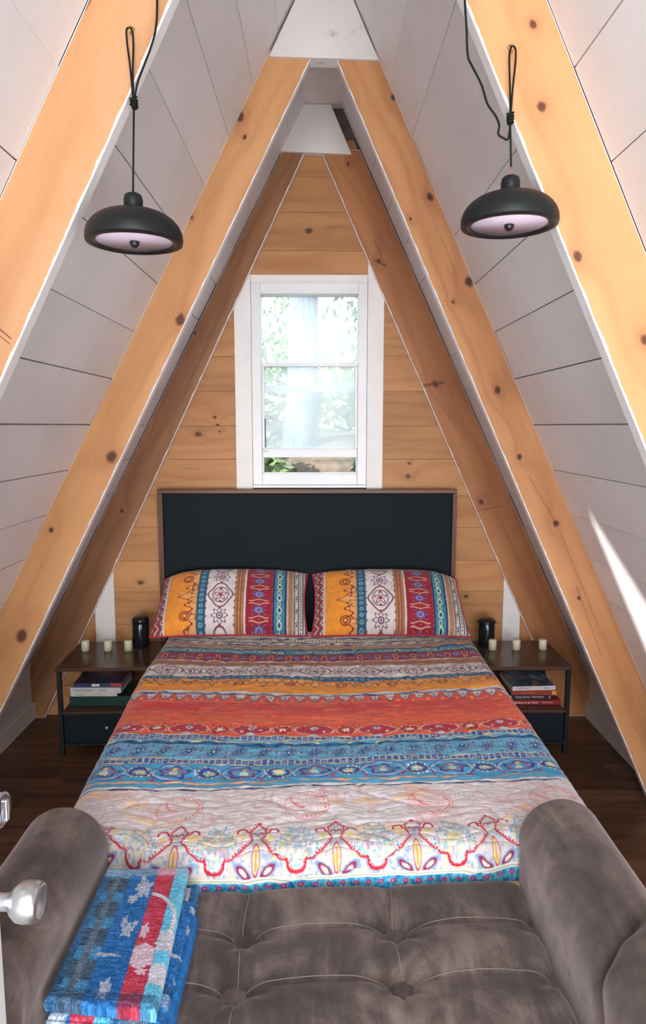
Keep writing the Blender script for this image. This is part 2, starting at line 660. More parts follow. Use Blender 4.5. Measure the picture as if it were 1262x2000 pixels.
PL, PD = (228, 166, 104), (190, 120, 62)
m1L = wood('pine_rafter_near_left', (188, 142, 102), (164, 114, 74), grain=12, paint=True,
           cracks=cl([(-.430, 2.620, -.532, 2.462, .0022, .9), (-.722, 1.915, -.672, 1.872, .0020, .85), (-.722, 1.90, -.675, 1.860, .0014, .8)], LIA, LIB, -1),
           knots=kl([(-.534, 2.462, .008)], LIA, LIB, -1))
m1R = wood('pine_rafter_near_right', (202, 150, 104), (180, 124, 78), grain=22, paint=True,
           knots=kl([(.475, 2.363, .011), (.564, 2.055, .012), (.721, 1.874, .012), (.451, 2.526, .009)], RIA, RIB, 1))
m2L = wood('pine_rafter_middle_left', (208, 156, 106), (178, 122, 76), grain=18, paint=True,
           knots=kl([(-.303, 2.878, .019), (-.288, 2.803, .009), (-.559, 2.105, .024), (-.857, 1.552, .027), (-.502, 2.501, .008),
                     (-1.122, 1.247, .012), (-1.27, .79, .03)], LIA, LIB, -1))
m2R = wood('pine_rafter_middle_right', (204, 148, 100), (162, 106, 66), grain=26, paint=True, knotc=(48, 30, 22), stain=0.25,
           cracks=cl([(.737, 1.826, .837, 1.553, .0016, .3), (.88, 1.47, 1.001, 1.273, .0060, .28), (1.01, 1.26, 1.20, .83, .0034, .28),
                      (1.10, 1.0, 1.22, .70, .0050, .25), (.40, 2.62, .56, 2.28, .003, .22)], RIA, RIB, 1),
           knots=kl([(.444, 2.581, .017), (.607, 2.257, .021), (.737, 1.826, .017), (.837, 1.553, .013), (1.001, 1.273, .015),
                     (1.113, .951, .010), (.293, 2.951, .014), (.368, 2.499, .007), (.545, 2.177, .007)], RIA, RIB, 1))
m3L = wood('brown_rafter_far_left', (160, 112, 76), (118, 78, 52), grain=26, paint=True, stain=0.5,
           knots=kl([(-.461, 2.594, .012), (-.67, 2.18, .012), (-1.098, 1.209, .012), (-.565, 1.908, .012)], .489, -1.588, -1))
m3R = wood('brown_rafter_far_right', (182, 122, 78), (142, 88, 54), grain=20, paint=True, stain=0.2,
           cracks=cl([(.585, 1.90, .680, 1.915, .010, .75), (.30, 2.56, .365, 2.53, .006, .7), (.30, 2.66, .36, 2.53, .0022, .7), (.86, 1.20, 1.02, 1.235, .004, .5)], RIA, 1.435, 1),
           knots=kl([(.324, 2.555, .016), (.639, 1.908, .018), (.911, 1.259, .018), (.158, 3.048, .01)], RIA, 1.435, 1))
rafter(D1, 'L', m1L, 3.20, 'nearest left sloping pine rafter, with a black lamp hooked on its face', LIA, LIB - .008, LA, LB)
rafter(D1, 'R', m1R, 3.20, 'nearest right sloping pine rafter, with the other black lamp hooked on its face', RIA - .008, RIB + .018, RA, RB)
rafter(D2, 'L', m2L, 3.12, 'middle left pine rafter running down behind the left lamp', LIA, LIB, LA, LB)
rafter(D2, 'R', m2R, 3.12, 'middle right pine rafter with a row of dark knots', RIA, RIB, RA, RB)
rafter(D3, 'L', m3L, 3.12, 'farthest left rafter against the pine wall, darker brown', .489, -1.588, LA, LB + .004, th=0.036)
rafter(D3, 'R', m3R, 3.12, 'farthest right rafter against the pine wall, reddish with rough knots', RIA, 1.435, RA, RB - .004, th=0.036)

# white boards at the apex
o = prism('trim_5', [(-.189, 3.092), (.234, 3.080), (.030, APEX_Z - .01)], D2 - .014, D2 + .060, M_rough_white, udir=(1, 0, 0), bevel=.002)
tag(o, kind='structure')
o = prism('trim_6', [(-.208, 3.104), (.176, 3.090), (.066, 3.335), (-.082, 3.335)], D3 - .016, D3 + .03, M_rough_white, udir=(1, 0, 0), bevel=.002)
tag(o, kind='structure')
o = box('ceiling', -.078, .128, D1 + .05, DW, 3.338, 3.356, M_rough_white, udir=(0, 1, 0))
tag(o, kind='structure')

# ------------------------------------------------------------------ window
win = empty('window_1', (-.05, DW, WZ0), kind='structure')
YF = DW - .016
prism('casing', [(-.458, 1.33), (-.367, 1.33), (-.367, 2.50), (-.458, 2.322)], YF, DW, M_trim, win, bevel=.0015)
prism('casing', [(.269, 1.33), (.358, 1.33), (.358, 2.382), (.269, 2.575)], YF, DW, M_trim, win, bevel=.0015)
box('casing', -.366, .268, YF, DW, 2.452, 2.490, M_trim, win, bevel=.0015)
box('stop_bead', -.364, .267, YF - .006, YF, 2.448, 2.458, M_trim, win, bevel=.001)
fw = .052
for nm, a in (('frame', (WX0, WX0 + fw, WZ0, WZ1)), ('frame', (WX1 - fw + .002, WX1, WZ0, WZ1)),
              ('frame', (WX0 + fw, WX1 - fw + .002, WZ1 - .06, WZ1)), ('frame', (WX0 + fw, WX1 - fw + .002, WZ0, WZ0 + .063))):
    box(nm, a[0], a[1], DW - .010, DW + .10, a[2], a[3], M_vinyl, win, bevel=.003)
box('sill', -.366, .268, DW - .022, DW - .010, 1.336, 1.352, M_vinyl, win, bevel=.002)


def glass_mat(name, veil, tint=(0.92, 0.97, 0.98, 1)):
    n = NB(name)
    nt = n.nt
    tr = nt.nodes.new('ShaderNodeBsdfTransparent')
    tr.inputs[0].default_value = tint
    gl = nt.nodes.new('ShaderNodeBsdfGlossy')
    gl.inputs['Roughness'].default_value = 0.12
    tl = nt.nodes.new('ShaderNodeBsdfTranslucent')
    d = n.noise(n.obj(), 6.0, 4, 0.6)
    col = n.ramp(d, [(0.3, (0.75, 0.85, 0.9, 1)), (0.7, (1, 1, 1, 1))])
    nt.links.new(col, tl.inputs[0])
    m1 = nt.nodes.new('ShaderNodeMixShader')
    m1.inputs[0].default_value = veil
    nt.links.new(tr.outputs[0], m1.inputs[1])
    nt.links.new(tl.outputs[0], m1.inputs[2])
    m2 = nt.nodes.new('ShaderNodeMixShader')
    m2.inputs[0].default_value = 0.012
    nt.links.new(m1.outputs[0], m2.inputs[1])
    nt.links.new(gl.outputs[0], m2.inputs[2])
    nt.links.new(m2.outputs[0], n.out.inputs[0])
    return n.m


M_glass_up = glass_mat('hazy_window_glass', 0.27)
M_glass_lo = glass_mat('hazier_sash_glass', 0.32)
gx0, gx1 = WX0 + fw, WX1 - fw + .002
box('upper_glass', gx0, gx1, DW + .055, DW + .060, 2.012, WZ1 - .06, M_glass_up, win)
sash = box('meeting_rail', gx0, gx1, DW + .012, DW + .052, 2.006, 2.026, M_vinyl, win, bevel=.002)
lo = box('lower_sash', gx0, gx1, DW + .012, DW + .040, 1.504, 1.553, M_vinyl, win, bevel=.003)
box('stile', gx0, gx0 + .014, DW + .012, DW + .040, 1.5535, 2.0055, M_vinyl, lo, bevel=.002)
box('stile', gx1 - .014, gx1, DW + .012, DW + .040, 1.5535, 2.0055, M_vinyl, lo, bevel=.002)
box('glass', gx0 + .0145, gx1 - .0145, DW + .024, DW + .029, 1.5535, 2.0055, M_glass_lo, lo)
box('edge_seal', gx0 + .0145, gx0 + .020, DW + .020, DW + .0235, 1.56, 1.72, simple('navy_seal', (40, 60, 90), .6), lo)
box('sash_lift', gx0 + .004, gx0 + .030, DW + .009, DW + .0118, 1.5375, 1.5405, simple('grey_mark', (120, 120, 125), .5), lo)
for xx in (gx0, gx1 - .006):
    box('track', xx, xx + .006, DW + .042, DW + .054, WZ0 + .063, 2.004, M_vinyl, win)

# ------------------------------------------------------------------ outside the window
M_ground = simple('leaf_litter', (84, 74, 62), 0.9, var=0.25, scale=7, bump=0.4)
rg = random.Random(2)
gv, gf = [], []
NX, NY = 50, 44
for j in range(NY):
    for i in range(NX):
        X = -7 + 14 * i / (NX - 1)
        Y = 4.05 + 13 * (j / (NY - 1)) ** 1.4
        Z = 0.55 + 0.20 * (Y - 4.0) + 0.08 * sin(X * 2.1 + Y) + rg.uniform(-.04, .04)
        gv.append((X, Y, Z))
for j in range(NY - 1):
    for i in range(NX - 1):
        a = j * NX + i
        gf.append((a, a + 1, a + NX + 1, a + NX))
g = mesh('hillside', gv, gf, M_ground, smooth=True)
tag(g, kind='structure')


def gz(X, Y):
    return 0.55 + 0.20 * (Y - 4.0) + 0.08 * sin(X * 2.1 + Y)


def bark(name, rgb):
    n = NB(name)
    x, y_, z = n.sep(n.obj())
    t = n.noise(n.comb(n.M('MULTIPLY', x, 14.0), n.M('MULTIPLY', y_, 14.0), n.M('MULTIPLY', z, 2.0)), 1, 5, 0.7)
    c = lin(*rgb)
    col = n.ramp(t, [(0.35, tuple(q * .45 for q in c[:3]) + (1,)), (0.65, c)])
    n.bump(t, 0.8, 0.03)
    return n.done(col, 0.9)


M_bark = bark('grey_bark', (112, 122, 142))
M_leafA = simple('pale_green_leaf', (150, 172, 118), 0.6, var=0.25, scale=3)  # lighter of the two leaf greens, alternated between plants
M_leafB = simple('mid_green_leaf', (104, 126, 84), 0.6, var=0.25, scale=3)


def leaf_cloud(name, cx, cy, cz, rx, ry, rz, n, size, mat, seed, parent):
    r_ = random.Random(seed)
    v, f = [], []
    for k in range(n):
        while True:
            a = Vector((r_.uniform(-1, 1), r_.uniform(-1, 1), r_.uniform(-1, 1)))
            if 0.1 < a.length < 1:
                break
        p = Vector((cx + a.x * rx, cy + a.y * ry, cz + a.z * rz))
        d = Vector((r_.gauss(0, 1), r_.gauss(0, 1), r_.gauss(0, 1))).normalized()
        e = d.orthogonal().normalized()
        s = size * r_.uniform(.6, 1.4)
        i = len(v)
        v += [tuple(p - d * s), tuple(p + e * s * .45), tuple(p + d * s), tuple(p - e * s * .45)]
        f.append((i, i + 1, i + 2, i + 3))
    o = mesh(name, v, f, mat, parent)
    o['kind'] = 'stuff'
    return o


for k, (X, Y, r0, hh, lab) in enumerate(((-.22, 8.2, .20, 8, 'thick grey tree trunk centred in the window view'),
                                         (.40, 7.4, .07, 7, 'slim leaning trunk at the right of the window view'),
                                         (-1.5, 10.5, .22, 8, 'trunk beyond the left edge of the window glass'),
                                         (1.4, 11.0, .20, 8, 'trunk beyond the right edge of the window glass'))):
    zb = gz(X, Y) - .15
    t = empty('forest_tree', (X, Y, zb), lab, 'tree')
    cr = (.9, .9, .9, .9)[k]
    pts, rs = [], []
    for q in range(14):
        h = hh * q / 13
        pts.append((X + .05 * sin(h * .9 + k) + (.10 * h if k == 1 else 0), Y, zb + h))
        rs.append(r0 * (1.25 if q == 0 else 1.0) * (1 - .05 * q))
    tube('trunk', pts, rs, M_bark, t, seg=14)
    leaf_cloud('foliage', X + (.5 if k == 1 else 0), Y, zb + hh * .8, cr, cr, 1.3, 700, .11, M_leafA if k % 2 else M_leafB, 20 + k, t)
for k, (X, Y, rx, rz, m) in enumerate(((-.75, 6.6, .55, .40, 0), (.72, 6.4, .42, .35, 0), (.0, 9.8, 1.3, .8, 1), (-1.6, 8.0, .9, .7, 1),
                                       (1.7, 8.2, .9, .8, 0), (-.35, 5.4, .22, .16, 0), (.38, 5.2, .25, .15, 1), (1.75, 14.0, 1.7, 1.8, 0), (-1.85, 14.0, 1.8, 1.9, 1))):
    zb = gz(X, Y)
    labs = ['leafy bush low at the left of the window view', 'leafy bush low at the right of the window view',
            'wide bush on the slope behind the thick trunk', 'bush up the slope at the left of the window', 'bush up the slope at the right of the window',
            'small pale-leaved plant just outside at the left of the sash opening', 'small plant just outside at the right of the sash opening',
            'tall pale foliage high up behind the right of the window', 'tall pale foliage high up behind the left of the window']
    t = empty('bush', (X, Y, zb), labs[k], 'bush')
    leaf_cloud('foliage', X, Y, zb + rz * .7, rx, rx * .7, rz, 500 if rx < 1 else 1200, .05 if rx < .4 else .09, M_leafA if m else M_leafB, 40 + k, t)
    tube('stem', [(X, Y, zb - .1), (X + .02, Y, zb + rz)], .012, M_bark, t, seg=6)
# pale boulders and the white rail seen through the lower sash
M_rock = simple('pale_rock', (178, 176, 172), 0.9, var=0.15, scale=4, bump=0.3)
for k, (X, Y, r0, lab) in enumerate(((.04, 5.8, .18, 'pale round boulder right of centre outside the window'), (-.46, 5.6, .13, 'small pale rock at the left outside the window'))):
    bm = bmesh.new()
    bmesh.ops.create_icosphere(bm, subdivisions=3, radius=r0)
    r_ = random.Random(k)
    for vtx in bm.verts:
        q = vtx.co
        vtx.co = q * (1 + .12 * sin(q.x * 20 + k) * cos(q.z * 17) + r_.uniform(-.02, .02))
    me = bpy.data.meshes.new('boulder')
    bm.to_mesh(me)
    bm.free()
    me.materials.append(M_rock)
    for p in me.polygons:
        p.use_smooth = True
    o = bpy.data.objects.new('boulder', me)
    o.location = (X, Y, gz(X, Y) + r0 * .55)
    C.objects.link(o)
    tag(o, lab, 'rock')
rl = empty('deck_railing', (0, 4.9, gz(0, 4.9)), 'white horizontal rail outside crossing the lower sash', 'railing')
M_rail = simple('white_rail', (232, 234, 234), 0.6, var=.03)
box('rail', -1.3, 1.3, 4.88, 4.93, 1.915, 1.965, M_rail, rl, bevel=.004)
for xx in (-1.25, 1.21):
    box('post', xx, xx + .06, 4.935, 4.99, gz(xx, 4.95) - .25, 2.0, M_rail, rl, bevel=.004)
# ------------------------------------------------------------------ printed textile pattern (colours only)
def srgb(a):
    a = np.clip(np.asarray(a, float) / 255.0, 0, 1)
    return np.where(a <= 0.04045, a / 12.92, ((a + 0.055) / 1.055) ** 2.4)


_rs = np.random.RandomState(5)
_grid = _rs.rand(257, 257)


def vnoise(x, y):
    xi, yi = np.floor(x).astype(int), np.floor(y).astype(int)
    fx, fy = x - xi, y - yi
    fx, fy = fx * fx * (3 - 2 * fx), fy * fy * (3 - 2 * fy)
    g = lambda i, j: _grid[np.mod(i, 257), np.mod(j, 257)]
    return (g(xi, yi) * (1 - fx) + g(xi + 1, yi) * fx) * (1 - fy) + (g(xi, yi + 1) * (1 - fx) + g(xi + 1, yi + 1) * fx) * fy


def fbm(x, y, o=3):
    t, a, s = 0, .5, 1
    for k in range(o):
        t = t + a * vnoise(x * s + k * 17, y * s + k * 31)
        a *= .5
        s *= 2
    return t / (1 - .5 ** o)


AA = 0.0012


def sd(d, w=0.0):
    """mask that is 1 where d < w"""
    return np.clip(0.5 + (w - d) / (2 * AA), 0, 1)


def rep(s, p, off=0.0):
    return np.mod(s - off + p / 2, p) - p / 2


def seg_dist(x, y, pts):
    best = np.full(x.shape, 9.0)
    arc = np.zeros(x.shape)
    L = 0
    for (ax, ay), (bx, by) in zip(pts[:-1], pts[1:]):
        dx, dy = bx - ax, by - ay
        l2 = dx * dx + dy * dy
        h = np.clip(((x - ax) * dx + (y - ay) * dy) / l2, 0, 1)
        d = np.hypot(x - ax - dx * h, y - ay - dy * h)
        arc = np.where(d < best, L + h * math.sqrt(l2), arc)
        best = np.minimum(best, d)
        L += math.sqrt(l2)
    return best, arc


def P_(col, mask, rgb):
    c = np.array(rgb, float)
    return col * (1 - mask[..., None]) + c * mask[..., None]


W_ = 0.2265
NAVY, CREAM, TEAL, CRIM, BROWN = (42, 56, 98), (214, 204, 184), (66, 132, 160), (152, 40, 58), (150, 92, 66)
WHITE, ORANGE, REDOR, SKY, PALE, RED = (222, 212, 208), (240, 152, 58), (222, 84, 62), (92, 172, 208), (226, 214, 216), (196, 40, 62)
PURP = (96, 84, 142)


def pattern(s, t):
    col = np.zeros(s.shape + (3,)) + np.array(CREAM, float)
    n1 = fbm(s * 60, t * 60, 2)

    def band(a, b):
        return sd(a - t) * sd(t - b)

    def inb(a, b):
        return (t > a - .004) & (t < b + .004)

    # cream with navy dots + navy lines
    for c0 in (.012, .075):
        dd = np.hypot(rep(s, .018), (t - c0) * .9)
        col = P_(col, sd(dd, .0052), NAVY)
    col = P_(col, band(.030, .042) + band(.053, .060), NAVY)
    col = P_(col, band(.093, .104), NAVY)
    x, y_ = rep(s, .075), t - .122
    col = P_(col, sd(np.abs(np.hypot(x - .008, y_) - .009), .0022) + sd(np.abs(y_ + .3 * x), .002) * (np.abs(x) < .028), NAVY)
    col = P_(col, band(.138, .150), NAVY)
    col = P_(col, band(.155, .215), (168, 128, 96))
    col = P_(col, band(.158, .162) + band(.208, .212), CREAM)
    col = P_(col, band(.220, .236), NAVY)
    # blue scroll band
    m = band(.236, .315)
    col = P_(col, m, TEAL)
    x, y_ = rep(s, .070), t - .276
    sc = sd(np.abs(np.hypot(x + .012, y_) - .016), .004) + sd(np.abs(np.hypot(x - .02, y_ - .004) - .012), .003)
    col = P_(col, np.clip(sc, 0, 1) * m, (204, 208, 160))
    col = P_(col, sd(np.hypot(x + .012, y_), .007) * m, NAVY)
    col = P_(col, band(.315, .329), NAVY)
    # crimson band with purple rosettes
    m = band(.329, .428)
    col = P_(col, m, CRIM)
    x, y_ = rep(s, .0865), t - .379
    a = np.arctan2(y_, x)
    r = np.hypot(x, y_)
    col = P_(col, sd(r, .021 + .004 * np.cos(a * 8)) * m, PURP)
    col = P_(col, sd(np.abs(r - .011), .002) * m, (170, 160, 190))
    x2 = rep(s, .0865, .043)
    col = P_(col, sd(np.abs(np.abs(x2) - .010 - .004 * np.cos((t - .379) * 110)), .0022) * sd(np.abs(t - .379), .036) * m, (216, 190, 150))
    col = P_(col, sd(np.hypot(rep(s, .0216), rep(t, .024, .379)), .0022) * m, (200, 130, 140))
    # brown bands
    col = P_(col, band(.428, .438), WHITE)
    m = band(.438, .492)
    col = P_(col, m, BROWN)
    col = P_(col, m * sd(np.abs(rep(t, .018, .465)), .0022), (196, 150, 110))
    # white medallion band
    m = band(.492, .626)
    col = P_(col, m, WHITE)
    yc = t - .559
    x = rep(s, W_)
    e1 = np.hypot(x / 1.25, yc)
    lob = .052 + .005 * np.cos(np.arctan2(yc, x) * 4)
    mm = sd(np.abs(e1 - lob), .0030) + sd(np.abs(e1 - .036), .0020)
    a = np.arctan2(yc, x)
    mm = mm + sd(np.abs(e1 - .020 - .008 * np.cos(a * 5)), .0030)
    col = P_(col, np.clip(mm, 0, 1) * m, (112, 62, 92))
    col = P_(col, sd(e1, .009) * m, (170, 70, 90))
    x = rep(s, W_, W_ / 2)
    r = np.hypot(x, yc)
    a = np.arctan2(yc, x)
    mm = sd(np.abs(r - .030 - .007 * np.cos(a * 8)), .0030) + sd(np.abs(r - .013), .003)
    col = P_(col, np.clip(mm, 0, 1) * m, (92, 66, 104))
    col = P_(col, sd(np.hypot(rep(s, .038), rep(t, .067, .492)), .0055) * m, (150, 60, 76))
    # teal line
    m = band(.626, .666)
    col = P_(col, m, (46, 96, 124))
    col = P_(col, m * sd(np.abs(np.hypot(rep(s, .03), t - .646) - .007), .002), (160, 180, 180))
    # orange band with dark curling outlines
    m = band(.666, .802)
    col = P_(col, m, ORANGE)
    up = band(.666, .775)
    xx = rep(s, W_ * .985)
    hgt = .700 + .048 * np.exp(-(xx / .016) ** 2) + .018 * np.cos(xx * 120) * (np.abs(xx) > .03)
    fill = sd(t - hgt) * up
    col = P_(col, fill * .55, (222, 170, 128))
    col = P_(col, sd(np.abs(t - hgt), .0038) * up, (120, 46, 44))
    ct = np.abs(fbm(s * 34, t * 34, 2) - .5)
    col = P_(col, sd(ct, .020) * fill * .0 + np.clip((.045 - ct) / .02, 0, 1) * fill * .85, (116, 60, 62))
    x, yc = rep(s, W_ * .985, W_ / 2), t - .715
    r = np.hypot(x, yc)
    col = P_(col, sd(np.abs(r - .021), .003) * m + sd(np.abs(r - .010), .003) * m, (150, 64, 44))
    col = P_(col, sd(r, .006) * m, (250, 200, 70))
    # garland
    base = t - .802
    col = P_(col, band(.802, .905), REDOR)
    per = .062
    x = rep(s, per)
    lim = .060 + .026 * np.cos(x / per * 2 * pi)
    gm = band(.802, .92) * sd(base - lim)
    col = P_(col, gm, (214, 206, 200))
    col = P_(col, sd(np.abs(base - lim), .0040) * band(.80, .93), (90, 84, 132))
    sc = .020 + .010 * np.abs(np.sin(s / .105 * pi))
    col = P_(col, sd(np.abs(base - sc), .0055) * band(.80, .93), (72, 84, 130))
    col = P_(col, sd(np.abs(base - sc - .012), .003) * band(.80, .93), (196, 120, 130))
    col = P_(col, sd(np.hypot(x, base - .062), .007) * band(.80, .93), (120, 110, 160))
    xo = rep(s, per, per / 2)
    col = P_(col, sd(np.hypot(xo, base - .088), .007) * band(.80, .93), (250, 160, 90))
    # red-orange ground with streaks
    m = band(.908, 1.112)
    k = fbm(s * 16, t * 130, 3)
    w2 = np.clip((k - .50) * 8, 0, 1)
    gb = np.clip((t - .98) / .10, 0, 1)
    ro = np.array((212, 66, 62), float) * (1 - gb[..., None]) + np.array((232, 98, 66), float) * gb[..., None]
    ro = ro * (1 - .55 * w2[..., None]) + np.array((244, 128, 84), float) * .55 * w2[..., None]
    col = col * (1 - m[..., None]) + ro * m[..., None]
    # crimson medallions on orange
    m = band(1.112, 1.205)
    col = P_(col, m, (232, 92, 62))
    yc = t - 1.158
    x = rep(s, W_ * 1.03)
    e1 = np.hypot(x / 2.0, yc)
    col = P_(col, sd(e1, .037) * m, (186, 44, 62))
    col = P_(col, sd(np.abs(e1 - .036), .0022) * m, (230, 180, 170))
    col = P_(col, sd(np.hypot(x, (yc + .012) * 1.2), .015) * m + sd(np.hypot(x / 1.3, yc - .040), .013) * m, (206, 206, 214))
    col = P_(col, sd(np.hypot(np.abs(x) - .035, yc - .012), .006) * m, (220, 196, 196))
    col = P_(col, sd(np.hypot(x, (yc + .012) * 1.2), .006) * m, (90, 90, 150))
    x = rep(s, W_ * 1.03, W_ * 1.03 / 2)
    r = np.hypot(x / 1.3, yc)
    a = np.arctan2(yc, x / 1.3)
    col = P_(col, sd(r, .026) * m, (176, 40, 60))
    col = P_(col, sd(np.hypot(r - .028, rep(a, .45) * .028), .0032) * m, (240, 206, 170))
    col = P_(col, sd(r, .011 + .004 * np.cos(a * 6)) * m, (232, 222, 190))
    dots = sd(np.hypot(rep(s, .021), rep(t, .016, 1.12)), .003) * band(1.108, 1.135)
    col = P_(col, dots, (150, 40, 56))

    def checks(a0, b0, col):
        mid = (a0 + b0) / 2
        m_ = band(a0, b0)
        col = P_(col, m_, (226, 208, 170))
        col = P_(col, sd(np.abs(t - mid), (b0 - a0) * .36), (70, 78, 142))
        x_ = rep(s, .022)
        col = P_(col, sd(np.abs(x_), .004) * sd(np.abs(t - mid), (b0 - a0) * .34), (150, 190, 214))
        col = P_(col, sd(np.hypot(rep(s, .022, .011), t - mid), .0035), (214, 196, 220))
        return col
    col = checks(1.205, 1.240, col)
    col = P_(col, band(1.240, 1.252), SKY)
    wv = 1.262 + .004 * np.sin(s * 70)
    col = P_(col, band(1.252, 1.280), (40, 118, 170))
    col = P_(col, sd(np.abs(t - wv + .008), .003), (226, 214, 170))
    col = P_(col, sd(np.abs(t - wv - .008), .003), (30, 50, 96))
    # light blue band with paisley drops
    m = band(1.280, 1.376)
    col = P_(col, m, SKY)
    yc = t - 1.328
    x = rep(s, .0865)
    xs = x + yc * .35
    r = np.hypot(xs * 1.15, yc * .82)
    a = np.arctan2(yc, xs)
    col = P_(col, sd(np.hypot(r - .029, rep(a, .42) * .029), .0034) * m, (176, 96, 140))
    col = P_(col, sd(np.abs(r - .020), .0024) * m, (50, 66, 130))
    col = P_(col, sd(r, .012 + .004 * np.cos(a * 5)) * m, (34, 64, 130))
    col = P_(col, sd(r, .004) * m, (222, 212, 160))
    x = rep(s, .0865, .043)
    col = P_(col, sd(np.abs(x) + np.abs(rep(t, .032, 1.328)) * 1.6, .009) * m * (np.abs(yc) < .045), (132, 92, 150))
    col = P_(col, sd(np.hypot(rep(s, .0173), rep(t, .019)), .0020) * m, (190, 222, 232))
    col = checks(1.376, 1.412, col)
    # deep blue band with ovals
    m = band(1.412, 1.516)
    col = P_(col, m, (72, 158, 204))
    yc = t - 1.462
    x = rep(s, W_)
    e1 = np.hypot(x / 1.75, yc)
    a = np.arctan2(yc, x / 1.75)
    col = P_(col, sd(np.abs(e1 - .039), .0022) * m, (176, 196, 226))
    col = P_(col, sd(np.abs(e1 - .043), .0016) * m, (60, 70, 140))
    col = P_(col, sd(np.abs(e1 - .024 - .005 * np.cos(a * 5 + 1)), .0034) * m, (72, 60, 130))
    col = P_(col, sd(np.abs(e1 - .018), .0018) * m, (196, 80, 120))
    col = P_(col, sd(np.hypot(x / 1.2, yc - .006), .012) * m, (196, 216, 200))
    col = P_(col, sd(np.hypot(x, yc + .016), .007) * m, (220, 200, 120))
    x = rep(s, W_, W_ / 2)
    r = np.hypot(x / 1.3, yc)
    a = np.arctan2(yc, x / 1.3)
    col = P_(col, sd(np.abs(r - .023), .0045) * m, (66, 64, 138))
    col = P_(col, sd(np.hypot(r - .030, rep(a, .40) * .030), .0034) * m, (226, 220, 200))
    col = P_(col, sd(r, .013 + .004 * np.cos(a * 7)) * m, (230, 224, 170))
    for o_ in (-.060, .060):
        x = rep(s, W_, o_)
        col = P_(col, sd(np.hypot(x, yc - .036), .006) * m, (196, 60, 96))
    wv = .0025 * np.sin(s * 34)
    col = P_(col, band(1.516, 1.562), (84, 166, 206))
    col = P_(col, sd(np.abs(t - 1.521 - wv), .0045), (238, 176, 140))
    col = P_(col, sd(np.abs(t - 1.552 - wv), .0060), (232, 226, 226))
    thick = .0022 + .0022 * (np.sin(s * 60) > -.2)
    col = P_(col, sd(np.abs(t - 1.561 - wv * 1.3), thick), (42, 54, 104))
    # pale paisley ground
    m = sd(1.565 - t)
    col = P_(col, m, (232, 224, 226))
    wx = s + .05 * (fbm(s * 7, t * 7, 2) - .5)
    wy = t + .09 * (fbm(s * 7 + 9, t * 7 + 4, 2) - .5)
    f1 = fbm(wx * 11, wy * 11, 2)
    ring = .5 + .5 * np.sin(f1 * 85)
    col = P_(col, m * np.clip(ring * 1.6 - .8, 0, 1) * .34, (184, 176, 190))
    f2 = fbm(wx * 6 + 40, wy * 9 + 11, 3)
    col = P_(col, m * np.clip((f2 - .56) * 5, 0, 1) * .45, (240, 190, 184))
    f3 = fbm(wx * 13 + 90, wy * 22 + 70, 3)
    col = P_(col, m * np.clip((f3 - .63) * 9, 0, 1) * .55, (250, 206, 150))
    f4 = fbm(wx * 16 + 20, wy * 16 + 33, 2)
    col = P_(col, m * np.clip((np.abs(f4 - .5) * -30 + 1), 0, 1) * .45, (222, 140, 156))
    # curled paisleys
    x, yc = rep(s + .02, .37), t - 1.665
    r = np.hypot(x, yc)
    a = np.arctan2(yc, x)
    sp = rep(np.log(r + 1e-4) * .9 - a, 2 * pi) * r / 1.2
    pm = m * sd(r, .066) * sd(.010 - r)
    col = P_(col, pm * .35, (240, 206, 204))
    col = P_(col, sd(np.abs(sp), .0030) * pm * .75, (228, 110, 112))
    col = P_(col, sd(np.hypot(r - .056, rep(a, .22) * .056), .0036) * pm * (x > -.01), (236, 130, 110))
    col = P_(col, sd(np.abs(r - .066), .0016) * m * .6, (214, 120, 140))
    # ---- pointed red border
    tb = (t - 1.757) / .965
    WB = .2153
    x0 = rep(s, WB, .0633) * 1.052
    ax = np.abs(x0)
    pts = [(0, 0), (.0215, .027), (.0225, .045), (.0118, .076), (.024, .092), (.038, .108), (.056, .120), (.066, .130), (.086, .133), (.088, .146), (.097, .157), (.1133, .160)]
    d, arc = seg_dist(ax, tb, pts)
    reg = m * (tb > -.03) * (tb < .185)
    inside = np.zeros(s.shape, bool)
    hx = np.interp(ax, [0, .0118, .024, .038, .056, .066, .086, .088, .097, .1133], [.0, .076, .092, .108, .120, .130, .133, .146, .157, .160])
    below = (tb > hx)
    arch = (tb > 0) & (tb < .078) & (ax < np.interp(tb, [0, .027, .045, .076], [0, .0215, .0225, .0118]))
    inn = (below & (ax > .0118)) | arch | ((ax <= .0118) & (tb > .07))
    inn = inn & (tb < .18) & (tb > 0)
    col = P_(col, inn * reg * .8, (206, 200, 206))
    # dotted flower pyramid between the points
    xb = rep(s, WB, .0633 + WB / 2) * 1.052
    tri = (np.abs(xb) < .012 + .50 * np.clip(tb - .012, 0, .09)) & (tb > .012) & (tb < .150) & (np.abs(xb) < .055)
    tri = tri & ~inn
    lace = fbm(s * 150, t * 110, 2)
    col = P_(col, tri * reg * np.clip((lace - .45) * 9, 0, 1) * .65, (136, 186, 204))
    col = P_(col, tri * reg * np.clip((vnoise(s * 130 + 50, t * 90) - .70) * 9, 0, 1) * .7, (224, 216, 140))
    col = P_(col, tri * reg * np.clip((vnoise(s * 170 + 9, t * 120 + 3) - .78) * 9, 0, 1) * .7, (206, 120, 150))
    edge = (~tri) & (np.abs(np.abs(xb) - (.016 + .50 * np.clip(tb - .012, 0, .09))) < .006) & (tb > .006) & (tb < .110) & ~inn
    col = P_(col, edge * reg * sd(np.hypot(rep(s, .011), rep(t, .011)), .0036), (96, 176, 204))
    # yellow-green filigree everywhere inside
    lf = fbm(s * 120 + 7, t * 95, 2)
    col = P_(col, inn * reg * np.clip((lf - .58) * 8, 0, 1) * .45, (216, 208, 150))
